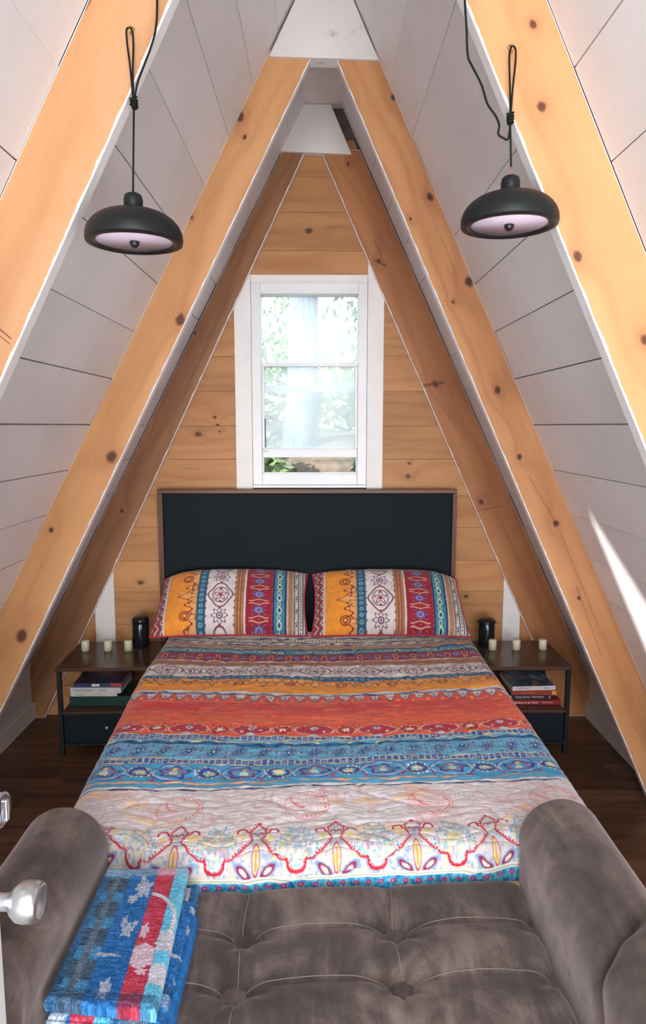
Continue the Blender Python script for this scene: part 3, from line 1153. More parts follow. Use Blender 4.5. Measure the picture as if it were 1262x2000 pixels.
    col = P_(col, inn * reg * np.clip((.42 - lf) * 8, 0, 1) * .6, (120, 160, 190))
    # curls beside the neck
    for sx in (-1, 1):
        cx_, cy_ = sx * .045, .040
        r = np.hypot(x0 - cx_, tb - cy_)
        am = (tb < cy_ + .004)
        col = P_(col, sd(np.abs(r - .014), .0028) * am * reg, (180, 36, 60))
        r = np.hypot(x0 - sx * .040, tb - .062)
        col = P_(col, sd(r, .010) * reg * np.clip((lace - .40) * 8, 0, 1), (232, 216, 120))
        r = np.hypot(x0 - sx * .009, tb - .046)
        col = P_(col, sd(np.abs(r - .006), .002) * (tb < .049) * reg, (150, 30, 70))
        # side leaves
        lx, ly = (x0 - sx * .034) * sx, tb - .156
        u_ = lx * .82 - ly * .57
        v_ = lx * .57 + ly * .82
        e = np.hypot(u_ / .019, v_ / .0075)
        col = P_(col, sd((e - 1) * .008) * reg, (232, 222, 200))
        col = P_(col, sd(np.abs(e - 1) * .008, .0024) * reg, (146, 44, 84))
        col = P_(col, sd(np.abs(e - 1.5) * .008, .0015) * reg, (120, 160, 200))
    # leaf under the point
    e = np.hypot(x0 / .0135, (tb - .130) / .040)
    e = e + np.abs(x0) * 14
    col = P_(col, sd((e - 1.38) * .012) * reg, (160, 186, 206))
    col = P_(col, sd((e - 1.22) * .012) * reg, (226, 226, 236))
    col = P_(col, sd((e - 1.05) * .012) * reg, (178, 44, 76))
    col = P_(col, sd((e - .86) * .012) * reg, (214, 206, 170))
    col = P_(col, sd((e - .86) * .012) * reg * np.clip((lace - .5) * 9, 0, 1), (226, 200, 110))
    col = P_(col, sd(np.abs(x0), .0016) * sd(np.abs(tb - .13), .026) * reg, (200, 130, 90))
    # the red line with its comb of hairs
    outer = ~inn
    hair = (np.mod(arc, .0085) < .0040)
    col = P_(col, sd(d, .0020) * reg, RED)
    col = P_(col, sd(d, .0064) * outer * hair * reg, (200, 52, 72))
    lobe = (ax > .086)
    col = P_(col, sd(d, .0036) * reg * lobe, RED)
    col = P_(col, sd(np.abs(tb - .137 - .0), .0012) * reg * 0, RED)
    # hem
    col = P_(col, band(1.921, 1.927), (236, 230, 206))
    col = P_(col, band(1.927, 1.929), (120, 150, 150))
    col = P_(col, band(1.929, 1.933), (236, 230, 206))
    m = sd(1.933 - t)
    col = P_(col, m, (58, 158, 200))
    col = P_(col, m * np.clip((lace - .52) * 6, 0, 1) * .7, (150, 206, 222))
    col = P_(col, m * np.clip((.40 - lace) * 6, 0, 1) * .7, (34, 84, 150))
    r = np.hypot(rep(s + .4 * (fbm(s * 9, t * 0, 1) - .5) * .06, .036), rep(t, .026, 1.946))
    a = np.arctan2(rep(t, .026, 1.946), rep(s, .036))
    col = P_(col, m * sd(r, .0068), (200, 40, 96))
    col = P_(col, m * sd(r, .0024), (230, 180, 210))
    # slight printing irregularity
    col = col * (1 + .10 * (n1[..., None] - .5))
    return srgb(col)


def grid_mesh(name, X, Y, Z, colr, mat, parent=None, origin=None, closed=False):
    """numpy grids (rows, cols) -> mesh with a point colour attribute 'print'"""
    R_, C_ = X.shape
    if origin is None:
        origin = (float((X.min() + X.max()) / 2), float((Y.min() + Y.max()) / 2), float(Z.min()))
    co = np.stack([X - origin[0], Y - origin[1], Z - origin[2]], -1).reshape(-1, 3).astype(np.float32)
    idx = np.arange(R_ * C_, dtype=np.int32).reshape(R_, C_)
    q = np.stack([idx[:-1, :-1], idx[:-1, 1:], idx[1:, 1:], idx[1:, :-1]], -1).reshape(-1, 4)
    me = bpy.data.meshes.new(name)
    me.vertices.add(len(co))
    me.vertices.foreach_set('co', co.ravel())
    me.loops.add(q.size)
    me.loops.foreach_set('vertex_index', q.ravel())
    me.polygons.add(len(q))
    me.polygons.foreach_set('loop_start', np.arange(0, q.size, 4, dtype=np.int32))
    me.polygons.foreach_set('use_smooth', np.ones(len(q), dtype=bool))
    me.update(calc_edges=True)
    if colr is not None:
        at = me.color_attributes.new('print', 'FLOAT_COLOR', 'POINT')
        c4 = np.concatenate([colr.reshape(-1, 3), np.ones((R_ * C_, 1))], 1).astype(np.float32)
        at.data.foreach_set('color', c4.ravel())
    me.materials.append(mat)
    o = bpy.data.objects.new(name, me)
    o.location = origin
    C.objects.link(o)
    if parent is not None:
        o.parent = parent
        o.matrix_parent_inverse = parent_local(parent).inverted()
    return o


def fabric(name, rough=0.85, weave=900.0, bump=0.25, sheen=0.2):
    n = NB(name)
    a = n.nt.nodes.new('ShaderNodeVertexColor')
    a.layer_name = 'print'
    w = n.noise(n.obj(), weave, 2, 0.5)
    g = n.M('MULTIPLY_ADD', w, 0.30, 0.86)
    col = n.mix(1.0, a.outputs[0], n.comb(g, g, g), 'MULTIPLY')
    n.bump(n.noise(n.obj(), weave * .35, 3, 0.6), bump, 0.001)
    m = n.done(col, rough, 0, 0.2)
    n.b.inputs['Sheen Weight'].default_value = sheen
    return m


M_quilt = fabric('printed_quilt_cotton')

# ------------------------------------------------------------------ quilt
sfine = np.arange(-0.90, 0.9001, 0.0022)
side = np.linspace(0.93, 1.25, 9)
sa = np.concatenate([-side[::-1], sfine, side])
ta = np.concatenate([np.arange(0.0, 1.10, 0.0040), np.arange(1.10, 1.9901, 0.0021)])
S, T = np.meshgrid(sa, ta)
BED_Z = 0.560
HEAD_D = 3.56
tt = T / 1.98
sg = S / 0.8
bow = np.where(S > 0, (0.115 - 0.075 * np.clip(tt * 1.5, 0, 1)), (0.075 - 0.085 * np.clip(tt * 1.15, 0, 1)) * 1.0) * np.clip(sg, -1.1, 1.1) ** 2
bow = bow + 0.008 * (fbm(S * 3 + 5, T * 3, 2) - .5) + .006 * np.sin(S * 5 + T * 4)
# across: flat top, rounded edge, hanging side
EL = -(0.815 - 0.085 * np.clip((T - .6) / 1.2, 0, 1))
ER = 0.820 - 0.012 * np.clip((T - 1.4) / .5, 0, 1)
mx = 0.06
def across(S, E, sign):
    a = np.abs(S) - (np.abs(E) - mx)
    ang = np.clip(a / mx, 0, pi / 2)
    x = np.abs(E) - mx + np.where(a > 0, mx * np.sin(ang), a)
    dz = np.where(a > 0, -mx * (1 - np.cos(ang)), 0)
    hang = np.clip(a - mx * pi / 2, 0, None)
    return sign * (x + hang * .04), dz - hang
XL, ZL = across(S, EL, -1)
XR, ZR = across(S, ER, 1)
X = np.where(S > 0, XR, XL)
DZ = np.where(S > 0, ZR, ZL)
# along: flat, rounded foot, short drop
flat = HEAD_D - 1.722
a = T - flat + bow * .35
rf = 0.055
ang = np.clip(a / rf, 0, pi / 2)
Yf = np.where(a > 0, flat + rf * np.sin(ang), T)
dzf = np.where(a > 0, -rf * (1 - np.cos(ang)), 0)
hang = np.clip(a - rf * pi / 2, 0, None)
D = HEAD_D - Yf - hang * .05
Z = BED_Z + DZ + dzf - hang
Yw = D + bow * np.where(a > 0, .85, 1.0) + .050 * S * np.clip(tt, 0, 1) ** 4
hug = np.clip((np.abs(S) - .44) / .09, 0, 1)
Yw = Yw + hug * hug * (3 - 2 * hug) * np.where(S > 0, .022, .062) * np.clip((T - 1.70) / .14, 0, 1)
top = np.clip(1 - np.clip(-DZ, 0, .1) * 10, 0, 1)
# quilted puckers and a few long soft folds
puck = fbm(S * 22, T * 55, 2) - .5
puck2 = vnoise(S * 60, T * 60) - .5
fold = np.sin((S * .9 + T * 2.0) * 6 + 3 * fbm(S * 2, T * 2, 2))
Z = Z + top * ((0.008 - .004 * (T > 1.55)) * puck + 0.003 * puck2 + 0.006 * (fbm(S * 4 + 3, T * 5, 2) - .5) + .0025 * fold)
Z = Z + top * .012 * np.exp(-((T - .02) / .10) ** 2)
cres = np.abs(fbm(S * 3.0 + 2, T * 7.0 + 8, 2) - .5)
Z = Z - top * .006 * np.clip(1 - cres * 26, 0, 1)
stitch = np.clip(1 - np.abs(rep(T + .012 * np.sin(S * 30), .036)) / .004, 0, 1)
Z = Z - top * .0016 * stitch
colr = pattern(S + .015, np.where(T < .33, .33 - (.33 - T) * 1.30, T))
quilt = grid_mesh('quilt', X, Yw, Z, colr, M_quilt)
so = quilt.modifiers.new('thickness', 'SOLIDIFY')
so.thickness = 0.007
so.offset = -1
tag(quilt, 'printed boho quilt in red, orange, blue and pale paisley bands spread over the bed', 'quilt')

# ------------------------------------------------------------------ bed
M_headboard = simple('black_upholstery', (20, 29, 33), 0.75, var=0.05, scale=3, bump=0.15, spec=0.2)
M_walnut = wood('walnut_frame', (112, 70, 50), (62, 38, 28), grain=40, rough=0.4)
M_black_metal = simple('black_metal', (24, 27, 31), 0.45, metal=0.3, var=0.05)
M_mattress = simple('white_mattress', (226, 224, 222), 0.8, bump=0.1)
M_sheet_teal = simple('teal_pillow_sham', (60, 120, 140), 0.8, bump=0.2)
M_ply = wood('pale_bed_rail', (214, 172, 124), (180, 134, 88), grain=30)
bed = empty('bed', (0, 2.7, 0), 'low double bed with a black padded headboard in a walnut frame', 'bed')
hx0_, hx1_, hzt = -0.893, 0.770, 1.331
HB = 3.766
box('headboard_panel', hx0_ + .030, hx1_ - .026, HB + .006, HB + .030, 0.30, hzt - .024, M_headboard, bed, bevel=.004)
box('headboard_frame', hx0_, hx1_, HB - .004, HB + .040, hzt - .022, hzt, M_walnut, bed, udir=(1, 0, 0), bevel=.002)
box('headboard_frame', hx0_, hx0_ + .028, HB - .004, HB + .040, 0.0, hzt - .0225, M_walnut, bed, udir=(0, 0, 1), bevel=.002)
box('headboard_frame', hx1_ - .024, hx1_, HB - .004, HB + .040, 0.0, hzt - .0225, M_walnut, bed, udir=(0, 0, 1), bevel=.002)
box('mattress', -0.735, 0.735, 1.745, HB - .002, 0.24, 0.535, M_mattress, bed, bevel=.05)
box('bed_base', -0.745, 0.745, 1.70, HB - .004, 0.14, 0.238, M_walnut, bed, udir=(1, 0, 0), bevel=.004)
box('foot_rail', -0.60, 0.62, 1.672, 1.690, 0.14, 0.470, M_ply, bed, udir=(1, 0, 0), bevel=.003)
for lx in (-.68, .64):
    for ly in (1.78, 3.6):
        box('leg', lx, lx + .05, ly, ly + .05, 0, .1395, M_walnut, bed, udir=(0, 0, 1), bevel=.003)

# ------------------------------------------------------------------ pillows
M_piping = simple('crimson_piping', (186, 36, 66), 0.7, bump=0.1)


def pillow(xc, yc, zc, w, h, th, tilt, rz, label, seed, skew=0.0):
    nu, nv = 300, 170
    u = np.linspace(-1, 1, nu)
    v = np.linspace(-1, 1, nv)
    U, V = np.meshgrid(u, v)
    p = empty('pillow', (xc, yc, zc - .14), label, 'pillow', 'matching printed pillows')
    rs = np.random.RandomState(seed)
    objs = []
    ct, st = cos(tilt), sin(tilt)
    cz, sz = cos(rz), sin(rz)
    def place(px, py, pz):
        y1, z1 = py * ct - pz * st, py * st + pz * ct
        x2, y2 = px * cz - y1 * sz, px * sz + y1 * cz
        return xc + x2, yc + y2, zc + z1
    # outline: pinched sides, pointed corners
    def outline(U, V):
        o_ = np.where(U * skew > 0, 0.0, 1.0)           # the outer side is pulled in towards the top
        x_ = U * (w / 2) * (1 - .045 * (1 - V ** 2)) * (1 - o_ * .085 * np.clip(V * .5 + .5, 0, 1) ** 1.5 - (1 - o_) * .02)
        y_ = V * (h / 2) * (1 - .05 * (1 - U ** 2) * (V < 0)) * (1 - np.where(V > 0, (.10 + .16 * o_) * np.abs(U) ** 5, 0.0))
        return x_, y_
    px, py = outline(U, V)
    prof = (np.clip(1 - np.abs(U) ** 2.6, 0, 1) * np.clip(1 - np.abs(V) ** 2.4, 0, 1)) ** .52
    wr = .012 * (fbm(U * 5 + seed, V * 3, 2) - .5) + .005 * (fbm(U * 18 + seed, V * 12, 2) - .5)
    edge_rad = np.clip((np.maximum(np.abs(U), np.abs(V)) - .72) / .28, 0, 1)
    wr = wr + .006 * np.sin(U * 22 + V * 7) * edge_rad * (1 - np.clip(edge_rad, 0, 1) ** 6)
    ztop = prof * th * .60 + wr * prof
    d = (w / 2 - px)
    tm = np.interp(d / w * .80, [0, .04, .10, .185, .32, .375, .52, .567, .725, .80], [.015, .07, .20, .331, .428, .492, .626, .666, .802, .90])
    colr = pattern(py + .02 * seed, tm)
    # zig-zag red and cream end strip
    zz = (d / w * .80 > .735)
    zig = np.abs(rep(py, .05)) * .8 + d / w * .8
    b = np.mod(zig * 34, 1.0)
    ec = np.where((b < .3)[..., None], srgb((150, 38, 54)), np.where((b < .55)[..., None], srgb((206, 196, 184)), np.where((b < .75)[..., None], srgb((60, 66, 104)), srgb((176, 70, 60)))))
    colr = np.where(zz[..., None], ec, colr)
    Xw, Yw_, Zw = place(px, py, ztop)
    t_ = grid_mesh('cover', Xw, Yw_, Zw, colr, M_quilt, p)
    Xb, Yb, Zb = place(px, py, -prof * th * .45)
    grid_mesh('underside', Xb[::-1, ::3], Yb[::-1, ::3], Zb[::-1, ::3], None, M_mattress, p)
    loop = []
    for (i_u, i_v) in [(k, -1.0) for k in np.linspace(-1, 1, 40)] + [(1.0, k) for k in np.linspace(-1, 1, 24)[1:]] + [(k, 1.0) for k in np.linspace(1, -1, 40)[1:]] + [(-1.0, k) for k in np.linspace(1, -1, 24)[1:]]:
        qx, qy = [float(q) for q in outline(np.array(i_u), np.array(i_v))]
        loop.append(place(qx * 1.004, qy * 1.006, 0.0))
    tube('piping', loop, .0050, M_piping, p, seg=8, caps=False)
    return p


pillow(-.468, 3.612, .728, .83, .41, .20, radians(43), radians(1.0), 'left printed pillow leaning on the black headboard', 1, .6)
pillow(.378, 3.612, .726, .84, .41, .20, radians(43), radians(-1.0), 'right printed pillow leaning on the black headboard', 2, -.6)

# ------------------------------------------------------------------ velvet bench
def velvet(name):
    n = NB(name)
    o = n.obj()
    a = n.noise(o, 5.5, 5, 0.62, 0.6)
    x, y_, z = n.sep(o)
    b = n.noise(n.comb(n.M('MULTIPLY', x, 16.0), n.M('MULTIPLY', y_, 4.0), z), 1.0, 4, 0.6, 0.8)
    f = n.noise(o, 260, 2, 0.5)
    t = n.M('ADD', n.M('MULTIPLY', a, 0.60), n.M('MULTIPLY', b, 0.40))
    t = n.M('ADD', t, n.M('MULTIPLY', n.M('SUBTRACT', f, 0.5), 0.10))
    col = n.ramp(t, [(0.38, lin(56, 49, 47)), (0.50, lin(82, 72, 69)), (0.63, lin(122, 109, 104))])
    n.bump(n.noise(o, 420, 2, 0.5), 0.2, 0.001)
    m = n.done(col, 0.85, 0, 0.15)
    n.b.inputs['Sheen Weight'].default_value = 0.55
    n.b.inputs['Sheen Roughness'].default_value = 0.5
    n.put(n.b.inputs['Sheen Tint'], lin(205, 190, 188))
    return m


M_velvet = velvet('taupe_velvet')
M_thread = simple('pale_seam_thread', (140, 128, 124), 0.8)
bench = empty('bench', (0, 1.36, 0), 'taupe velvet tufted bench with rolled arms at the foot of the bed', 'bench')
SX0, SX1, SY0, SY1 = -0.545, 0.540, 1.04, 1.655
buttons = []
bx_ = [-.545, -.181, .183, .546]
by_ = [1.650, 1.491, 1.333, 1.175]
for i, bx in enumerate(bx_):
    for j, by in enumerate(by_[1:], 1):
        buttons.append((bx + (.004 if j % 2 else -.003), by + .018 * (bx + .2) / .36 * .9))
xs = np.linspace(SX0, SX1, 420)
ys = np.linspace(SY1, SY0, 250)
GX, GY = np.meshgrid(xs, ys)
GY = SY0 + (GY - SY0) * (SY1 + .050 * GX - SY0) / (SY1 - SY0)


def seat_h(GX, GY):
    h = np.zeros(GX.shape)
    sk = .018 * (GX + .2) / .36 * .9
    # panels puff up between the seams
    yy = GY - sk
    py = np.minimum.reduce([np.abs(yy - b) for b in by_[1:]])
    px = np.minimum.reduce([np.abs(GX - b) for b in bx_])
    h += .014 * (1 - np.exp(-(py / .030) ** 1.2)) + .010 * (1 - np.exp(-(px / .045) ** 1.2)) - .018
    for (bx, by) in buttons:
        r = np.hypot(GX - bx, (GY - by) * 1.05)
        a = np.arctan2(GY - by, GX - bx)
        h -= .036 * np.exp(-(r / .030) ** 1.35)
        h += .0040 * np.cos(a * 7 + bx * 40) * np.exp(-((r - .055) / .035) ** 2)
        h -= .010 * np.exp(-(r / .085) ** 2)
    h += .005 * (fbm(GX * 9, GY * 9, 2) - .5) + .0035 * (fbm(GX * 34, GY * 7, 2) - .5)
    ey = np.minimum(GY - SY0, SY1 + .050 * GX - GY)
    ex = np.minimum(GX - SX0, SX1 - GX)
    h -= .030 * np.exp(-(ey / .012)) + .024 * np.exp(-(ex / .012))
    return h


SEAT_Z = 0.492
GZ = SEAT_Z + seat_h(GX, GY)
# close the cushion with a skirt
def skirt(G, kind):
    e = .5 if kind else None
    top = G[:1].copy()
    return top
Xs = np.vstack([GX[:1], GX, GX[-1:]])
Ys = np.vstack([GY[:1], GY, GY[-1:]])
Zs = np.vstack([np.full((1, GX.shape[1]), .36), GZ, np.full((1, GX.shape[1]), .36)])
Xs = np.hstack([Xs[:, :1], Xs, Xs[:, -1:]])
Ys = np.hstack([Ys[:, :1], Ys, Ys[:, -1:]])
Zs = np.hstack([np.full((Zs.shape[0], 1), .36), Zs, np.full((Zs.shape[0], 1), .36)])
seat = grid_mesh('seat_cushion', Xs, Ys, Zs, None, M_velvet, bench)


def seat_z(x, y_):
    return float(SEAT_Z + seat_h(np.array([[x]]), np.array([[y_]]))[0, 0])


for (bx, by) in buttons:
    if abs(bx) > .5 or by > 1.6:
        continue
    zb = seat_z(bx, by)
    lathe('button', [(.0, .010), (.006, .0095), (.011, .006), (.0125, .001), (.0115, -.003)][::-1], (bx, by, zb), M_velvet, bench, seg=20)
# pale seam lines between the buttons
for j in (1, 2, 3):
    pts = []
    for x in np.linspace(SX0 + .012, SX1 - .012, 130):
        sk = .018 * (x + .2) / .36 * .9
        yb = by_[j] + sk + .012 * (abs(math.sin((x + .181) / .364 * pi)) ** .6 - .0)
        pts.append((x, yb, seat_z(x, yb) + .0004))
    tube('seam', pts, .0011, M_thread, seat, seg=5)
for i in (1, 2):
    pts = []
    for yb in np.linspace(SY0 + .012, SY1 - .012, 90):
        x = bx_[i] + .004 * math.sin(yb * 20)
        pts.append((x, yb, seat_z(x, yb) + .0004))
    tube('seam', pts, .0011, M_thread, seat, seg=5)
box('seat_frame', SX0 + .004, SX1 - .004, SY0 + .004, SY1 - .034, .20, .455, M_velvet, bench, bevel=.008)


def arm(cx, s, yfar, ynear):
    """rolled arm: closed cross-section swept along y; near the front it is gathered into a pleat"""
    rows = 120
    R0 = .110
    zc_ = .596
    sec = 72
    X = np.zeros((rows, sec + 1))
    Y = np.zeros((rows, sec + 1))
    Z = np.zeros((rows, sec + 1))
    for i in range(rows):
        q = i / (rows - 1)
        y_ = yfar + (ynear - yfar) * q
        # rounded ends
        endr = min((yfar - y_) / .022, 1.0)
        k_end = math.sqrt(max(0, 1 - (1 - endr) ** 2))
        endn = min((y_ - ynear) / .03, 1.0)
        k_n = math.sqrt(max(0, 1 - (1 - endn) ** 2))
        for k in range(sec + 1):
            # parameter runs: inner bottom -> up the inner face -> over the roll -> outer -> outer bottom
            f_ = k / sec
            if f_ < .18:
                g = f_ / .18
                x_ = -s * (R0 - .004)
                z_ = .20 + (zc_ - .20) * g
                nx_, nz_ = -s, 0
            elif f_ < .80:
                g = (f_ - .18) / .62
                an = pi - g * (pi * 1.22)
                x_ = s * cos(an) * R0 * 1.0
                z_ = zc_ + sin(an) * R0
                nx_, nz_ = s * cos(an), sin(an)
            else:
                g = (f_ - .80) / .20
                an = pi - (pi * 1.22)
                x1_, z1_ = s * cos(an) * R0, zc_ + sin(an) * R0
                x_ = x1_ * (1 - g) + s * .055 * g
                z_ = z1_ * (1 - g) + .20 * g
                nx_, nz_ = s, 0
            shr = .020 * (1 - k_end) + .030 * (1 - k_n)
            # pleat: a crease whose position leans over the roll
            ang_here = (f_ - .18) / .62 * 1.22 * pi          # 0 inner .. outer
            yc_ = 1.195 + .055 * (ang_here - .6)
            dd = (y_ - yc_)
            amp = (.026 if s > 0 else .002) * math.exp(-((ang_here - 1.0) / .9) ** 2)
            shr += amp * math.exp(-(dd / .018) ** 2) * (1 if dd < 0 else 1)
            shr += .010 * math.exp(-((ang_here - .9) / 1.0) ** 2) * math.exp(-((dd + .05) / .03) ** 2) * -1
            wr_ = .004 * math.sin(y_ * 70 + ang_here * 5) * math.exp(-((dd) / .06) ** 2) * (f_ > .15)
            x_ -= nx_ * (shr - wr_ * .6)
            z_ -= nz_ * (shr - wr_ * .6)
            X[i, k] = cx + x_
            Z[i, k] = z_ - (.004 * math.sin(q * 3))
            Y[i, k] = y_
    nz = .0025 * (fbm(X * 12 + Y * 9, Z * 12 + Y * 11, 2) - .5)
    Z = Z + nz
    # cap both ends by collapsing on a centre line
    def cap(row, yv):
        cxm = cx
        return (np.full(sec + 1, cxm), np.full(sec + 1, yv), np.linspace(.20, .20, sec + 1) * 0 + np.clip(Z[row], .2, .58))
    x0, y0, z0 = cap(0, yfar)
    x1, y1, z1 = cap(-1, ynear)
    X = np.vstack([x0[None], X, x1[None]])
    Y = np.vstack([y0[None], Y, y1[None]])
    Z = np.vstack([z0[None], Z, z1[None]])
    if s > 0:
        X, Y, Z = X[:, ::-1], Y[:, ::-1], Z[:, ::-1]
    return grid_mesh('arm', X, Y, Z, None, M_velvet, bench)


arm(.640, 1, 1.700, 1.01)
arm(-.655, -1, 1.668, 1.01)
for lx in (-.66, -.48, .44, .62) if False else (-.66, .62):
    for ly in (1.08, 1.58):
        o = lathe('leg', [(.014, 0), (.022, .199)], (lx + .02, ly, 0), M_walnut, bench, seg=16)

# ------------------------------------------------------------------ folded blanket
def blanket_pattern(U, V):
    """U 0..1 left to right, V 0..1 far to near"""
    c = np.zeros(U.shape + (3,)) + np.array((20, 92, 160), float)
    wob = .02 * (fbm(U * 9, V * 14, 2) - .5)
    u = U + wob * .6
    v = V + wob
    jag = .012 * (vnoise(U * 50, V * 80) - .5)
    u = u + jag
    v = v + jag
    # slate and light-blue plaid on the left
    m = sd2(u - .34)
    c = P_(c, m, (52, 74, 96))
    c = P_(c, m * sd2(np.abs(np.mod(v, .215) - .06) - .042), (58, 128, 176))
    c = P_(c, m * sd2(np.abs(u - .05) - .045), (44, 96, 142))
    c = P_(c, sd2(np.abs(u - .20) - .035) * sd2(.08 - v), (82, 100, 118))
    c = P_(c, sd2(u - .10) * sd2(np.abs(v - .80) - .12), (30, 74, 106))
    # pale motifs on blue
    def blob(cx, cy, rx, ry, rgb=(160, 170, 190)):
        a = np.arctan2((V - cy) / ry, (U - cx) / rx)
        r = np.hypot((U - cx) / rx, (V - cy) / ry)
        lim = 1 + .22 * np.sin(a * 5 + cx * 30) + .15 * np.sin(a * 9)
        return sd2((r - lim) * .05) , rgb
    for (cx, cy, rx, ry) in ((.55, .20, .085, .075), (.46, .29, .05, .035), (.50, .11, .02, .05), (.52, .53, .06, .05), (.46, .47, .03, .04), (.58, .48, .03, .02),
                             (.50, .92, .05, .06), (.40, .71, .13, .012)):
        mk, rgb = blob(cx, cy, rx, ry)
        c = P_(c, mk, rgb)
    # red stripe
    m = sd2(np.abs(u - .755) - .105)
    c = P_(c, m, (182, 44, 66))
    c = P_(c, m * sd2(np.abs(v - .70) - (.09 - .3 * np.abs(u - .75))), (206, 176, 192))
    for (cx, cy, rx, ry) in ((.70, .53, .04, .05), (.78, .80, .05, .02)):
        mk, rgb = blob(cx, cy, rx, ry)
        c = P_(c, mk * m, (206, 176, 190))
    # right light-blue edge with pale patches
    m = sd2(.862 - u)
    c = P_(c, m, (92, 184, 222))
    c = P_(c, m * sd2(.52 - v) * sd2(v - .66) + m * sd2(.74 - v) * sd2(v - .86), (190, 192, 206))
    # pale arc
    r = np.hypot((U - .60) * .26, (V - .46) * .45)
    c = P_(c, sd2((np.abs(r - .098) - .0055) * 6) * (U > .66) * (V < .62), (198, 196, 208))
    # pale band across the far end
    m = sd2(v - .085)
    c = P_(c, m * .75, (126, 146, 176))
    c = P_(c, m * sd2(np.abs(u - .75) - .11) * .8, (206, 140, 152))
    m = sd2(np.abs(v - .965) - .035)
    c = P_(c, m * .45, (20, 50, 84))
    # loose two-tone weave
    k = _rs.rand(*U.shape)
    k2 = vnoise(U * 190, V * 330)
    k3 = fbm(U * 16, V * 170, 2)
    tone = (k * .45 + k2 * .35 + k3 * .35 - .575)
    c = c * .86 + np.array((120, 150, 180), float) * .14 * (k3[..., None] > .5) + c * .14 * (k3[..., None] <= .5)
    c = c * (1 + .9 * tone[..., None]) + 34 * np.clip(tone, 0, 1)[..., None] * 2
    hatch = (np.mod(U * 190 * .26 + V * 190 * .45 * .5, 1) < .5) * sd2(v - .12)
    c = c + hatch[..., None] * 26
    return srgb(c)


def sd2(d):
    return np.clip(.5 - d / .010, 0, 1)


M_throw = fabric('woven_cotton_throw', 0.95, 700, 0.6, 0.1)
M_throw_side = simple('bright_blue_cotton', (24, 116, 190), 0.9, var=.25, scale=60, bump=0.5)
blk = empty('folded_blanket', (-.43, 1.38, .49), 'folded woven blanket in blue, slate and red on the bench beside its left arm', 'blanket')


def quadpt(c4, U, V):
    """c4: far-left, far-right, near-left, near-right"""
    A, B, C4, D4 = [np.array(c, float) for c in c4]
    U_, V_ = U[..., None], V[..., None]
    return (A * (1 - U_) + B * U_) * (1 - V_) + (C4 * (1 - U_) + D4 * U_) * V_


def slab(name, c4, z0, z1, pat, mat, nu=160, nv=280, r=.011, bulge=.004, parent=None, seed=0):
    """a rounded fold: top sheet wraps round all the sides"""
    th = z1 - z0
    eu = r / .24
    u = np.concatenate([[0, 0, 0], np.linspace(0, 1, nu), [1, 1, 1]])
    v = np.concatenate([[0, 0, 0], np.linspace(0, 1, nv), [1, 1, 1]])
    U, V = np.meshgrid(u, v)
    iu = np.concatenate([[3, 2, 1], np.zeros(nu), [1, 2, 3]])
    iv = np.concatenate([[3, 2, 1], np.zeros(nv), [1, 2, 3]])
    IU, IV = np.meshgrid(iu, iv)
    lev = np.maximum(IU, IV)
    P = quadpt(c4, U, V)
    X, Y = P[..., 0], P[..., 1]
    du = np.minimum(U, 1 - U) * .24
    dv = np.minimum(V, 1 - V) * .44
    e = np.minimum(du, dv)
    Z = z1 - r * (1 - np.sqrt(np.clip(1 - (1 - np.clip(e / r, 0, 1)) ** 2, 0, 1)))
    Z = Z + bulge * (fbm(U * 4 + seed, V * 6, 2) - .5) + .0012 * (vnoise(U * 90, V * 150) - .5)
    cxy = P.mean((0, 1))
    f = np.where(lev == 1, 1.012, np.where(lev == 2, 1.012, np.where(lev == 3, .99, 1.0)))
    X = cxy[0] + (X - cxy[0]) * f
    Y = cxy[1] + (Y - cxy[1]) * (1 + (f - 1) * .5)
    Z = np.where(lev == 1, z0 + th * .62, np.where(lev == 2, z0 + th * .30, np.where(lev == 3, z0, Z)))
    return grid_mesh(name, X[:, ::-1], Y[:, ::-1], Z[:, ::-1], (pat(U, V)[:, ::-1] if pat else None), mat, parent)


def shiftpat(du, dv):
    return lambda U, V: blanket_pattern(np.mod(U + du, 1.0), np.mod(V + dv, 1.0))


slab('fold', ((-.525, 1.600, 0), (-.300, 1.600, 0), (-.522, 1.190, 0), (-.292, 1.170, 0)), .500, .522, shiftpat(.1, .5), M_throw, 120, 160, parent=blk, seed=3)
slab('fold', ((-.530, 1.585, 0), (-.296, 1.520, 0), (-.530, 1.196, 0), (-.300, 1.176, 0)), .5225, .543, shiftpat(.45, .2), M_throw, 120, 160, parent=blk, seed=5)
slab('fold', ((-.535, 1.600, 0), (-.330, 1.605, 0), (-.536, 1.206, 0), (-.312, 1.178, 0)), .5435, .575, blanket_pattern, M_throw, 240, 400, parent=blk, seed=7)
slab('blue_lining', ((-.40, 1.50, 0), (-.286, 1.49, 0), (-.40, 1.19, 0), (-.285, 1.165, 0)), .494, .531, None, M_throw_side, 30, 60, r=.012, parent=blk, seed=2)

# ------------------------------------------------------------------ pendant lamps
M_shade = simple('matt_black_shade', (22, 26, 28), 0.5, var=0.04, spec=0.3)
M_shade_in = simple('black_plastic', (20, 23, 26), 0.35)
M_cord = simple('black_cord', (18, 22, 22), 0.7, spec=0.2)
M_diff = simple('lilac_white_diffuser', (222, 206, 226), 0.35, var=0.02)
M_brass = simple('brass_hook', (190, 160, 100), 0.35, metal=0.9)
M_red = simple('red_wire', (190, 70, 60), 0.5)


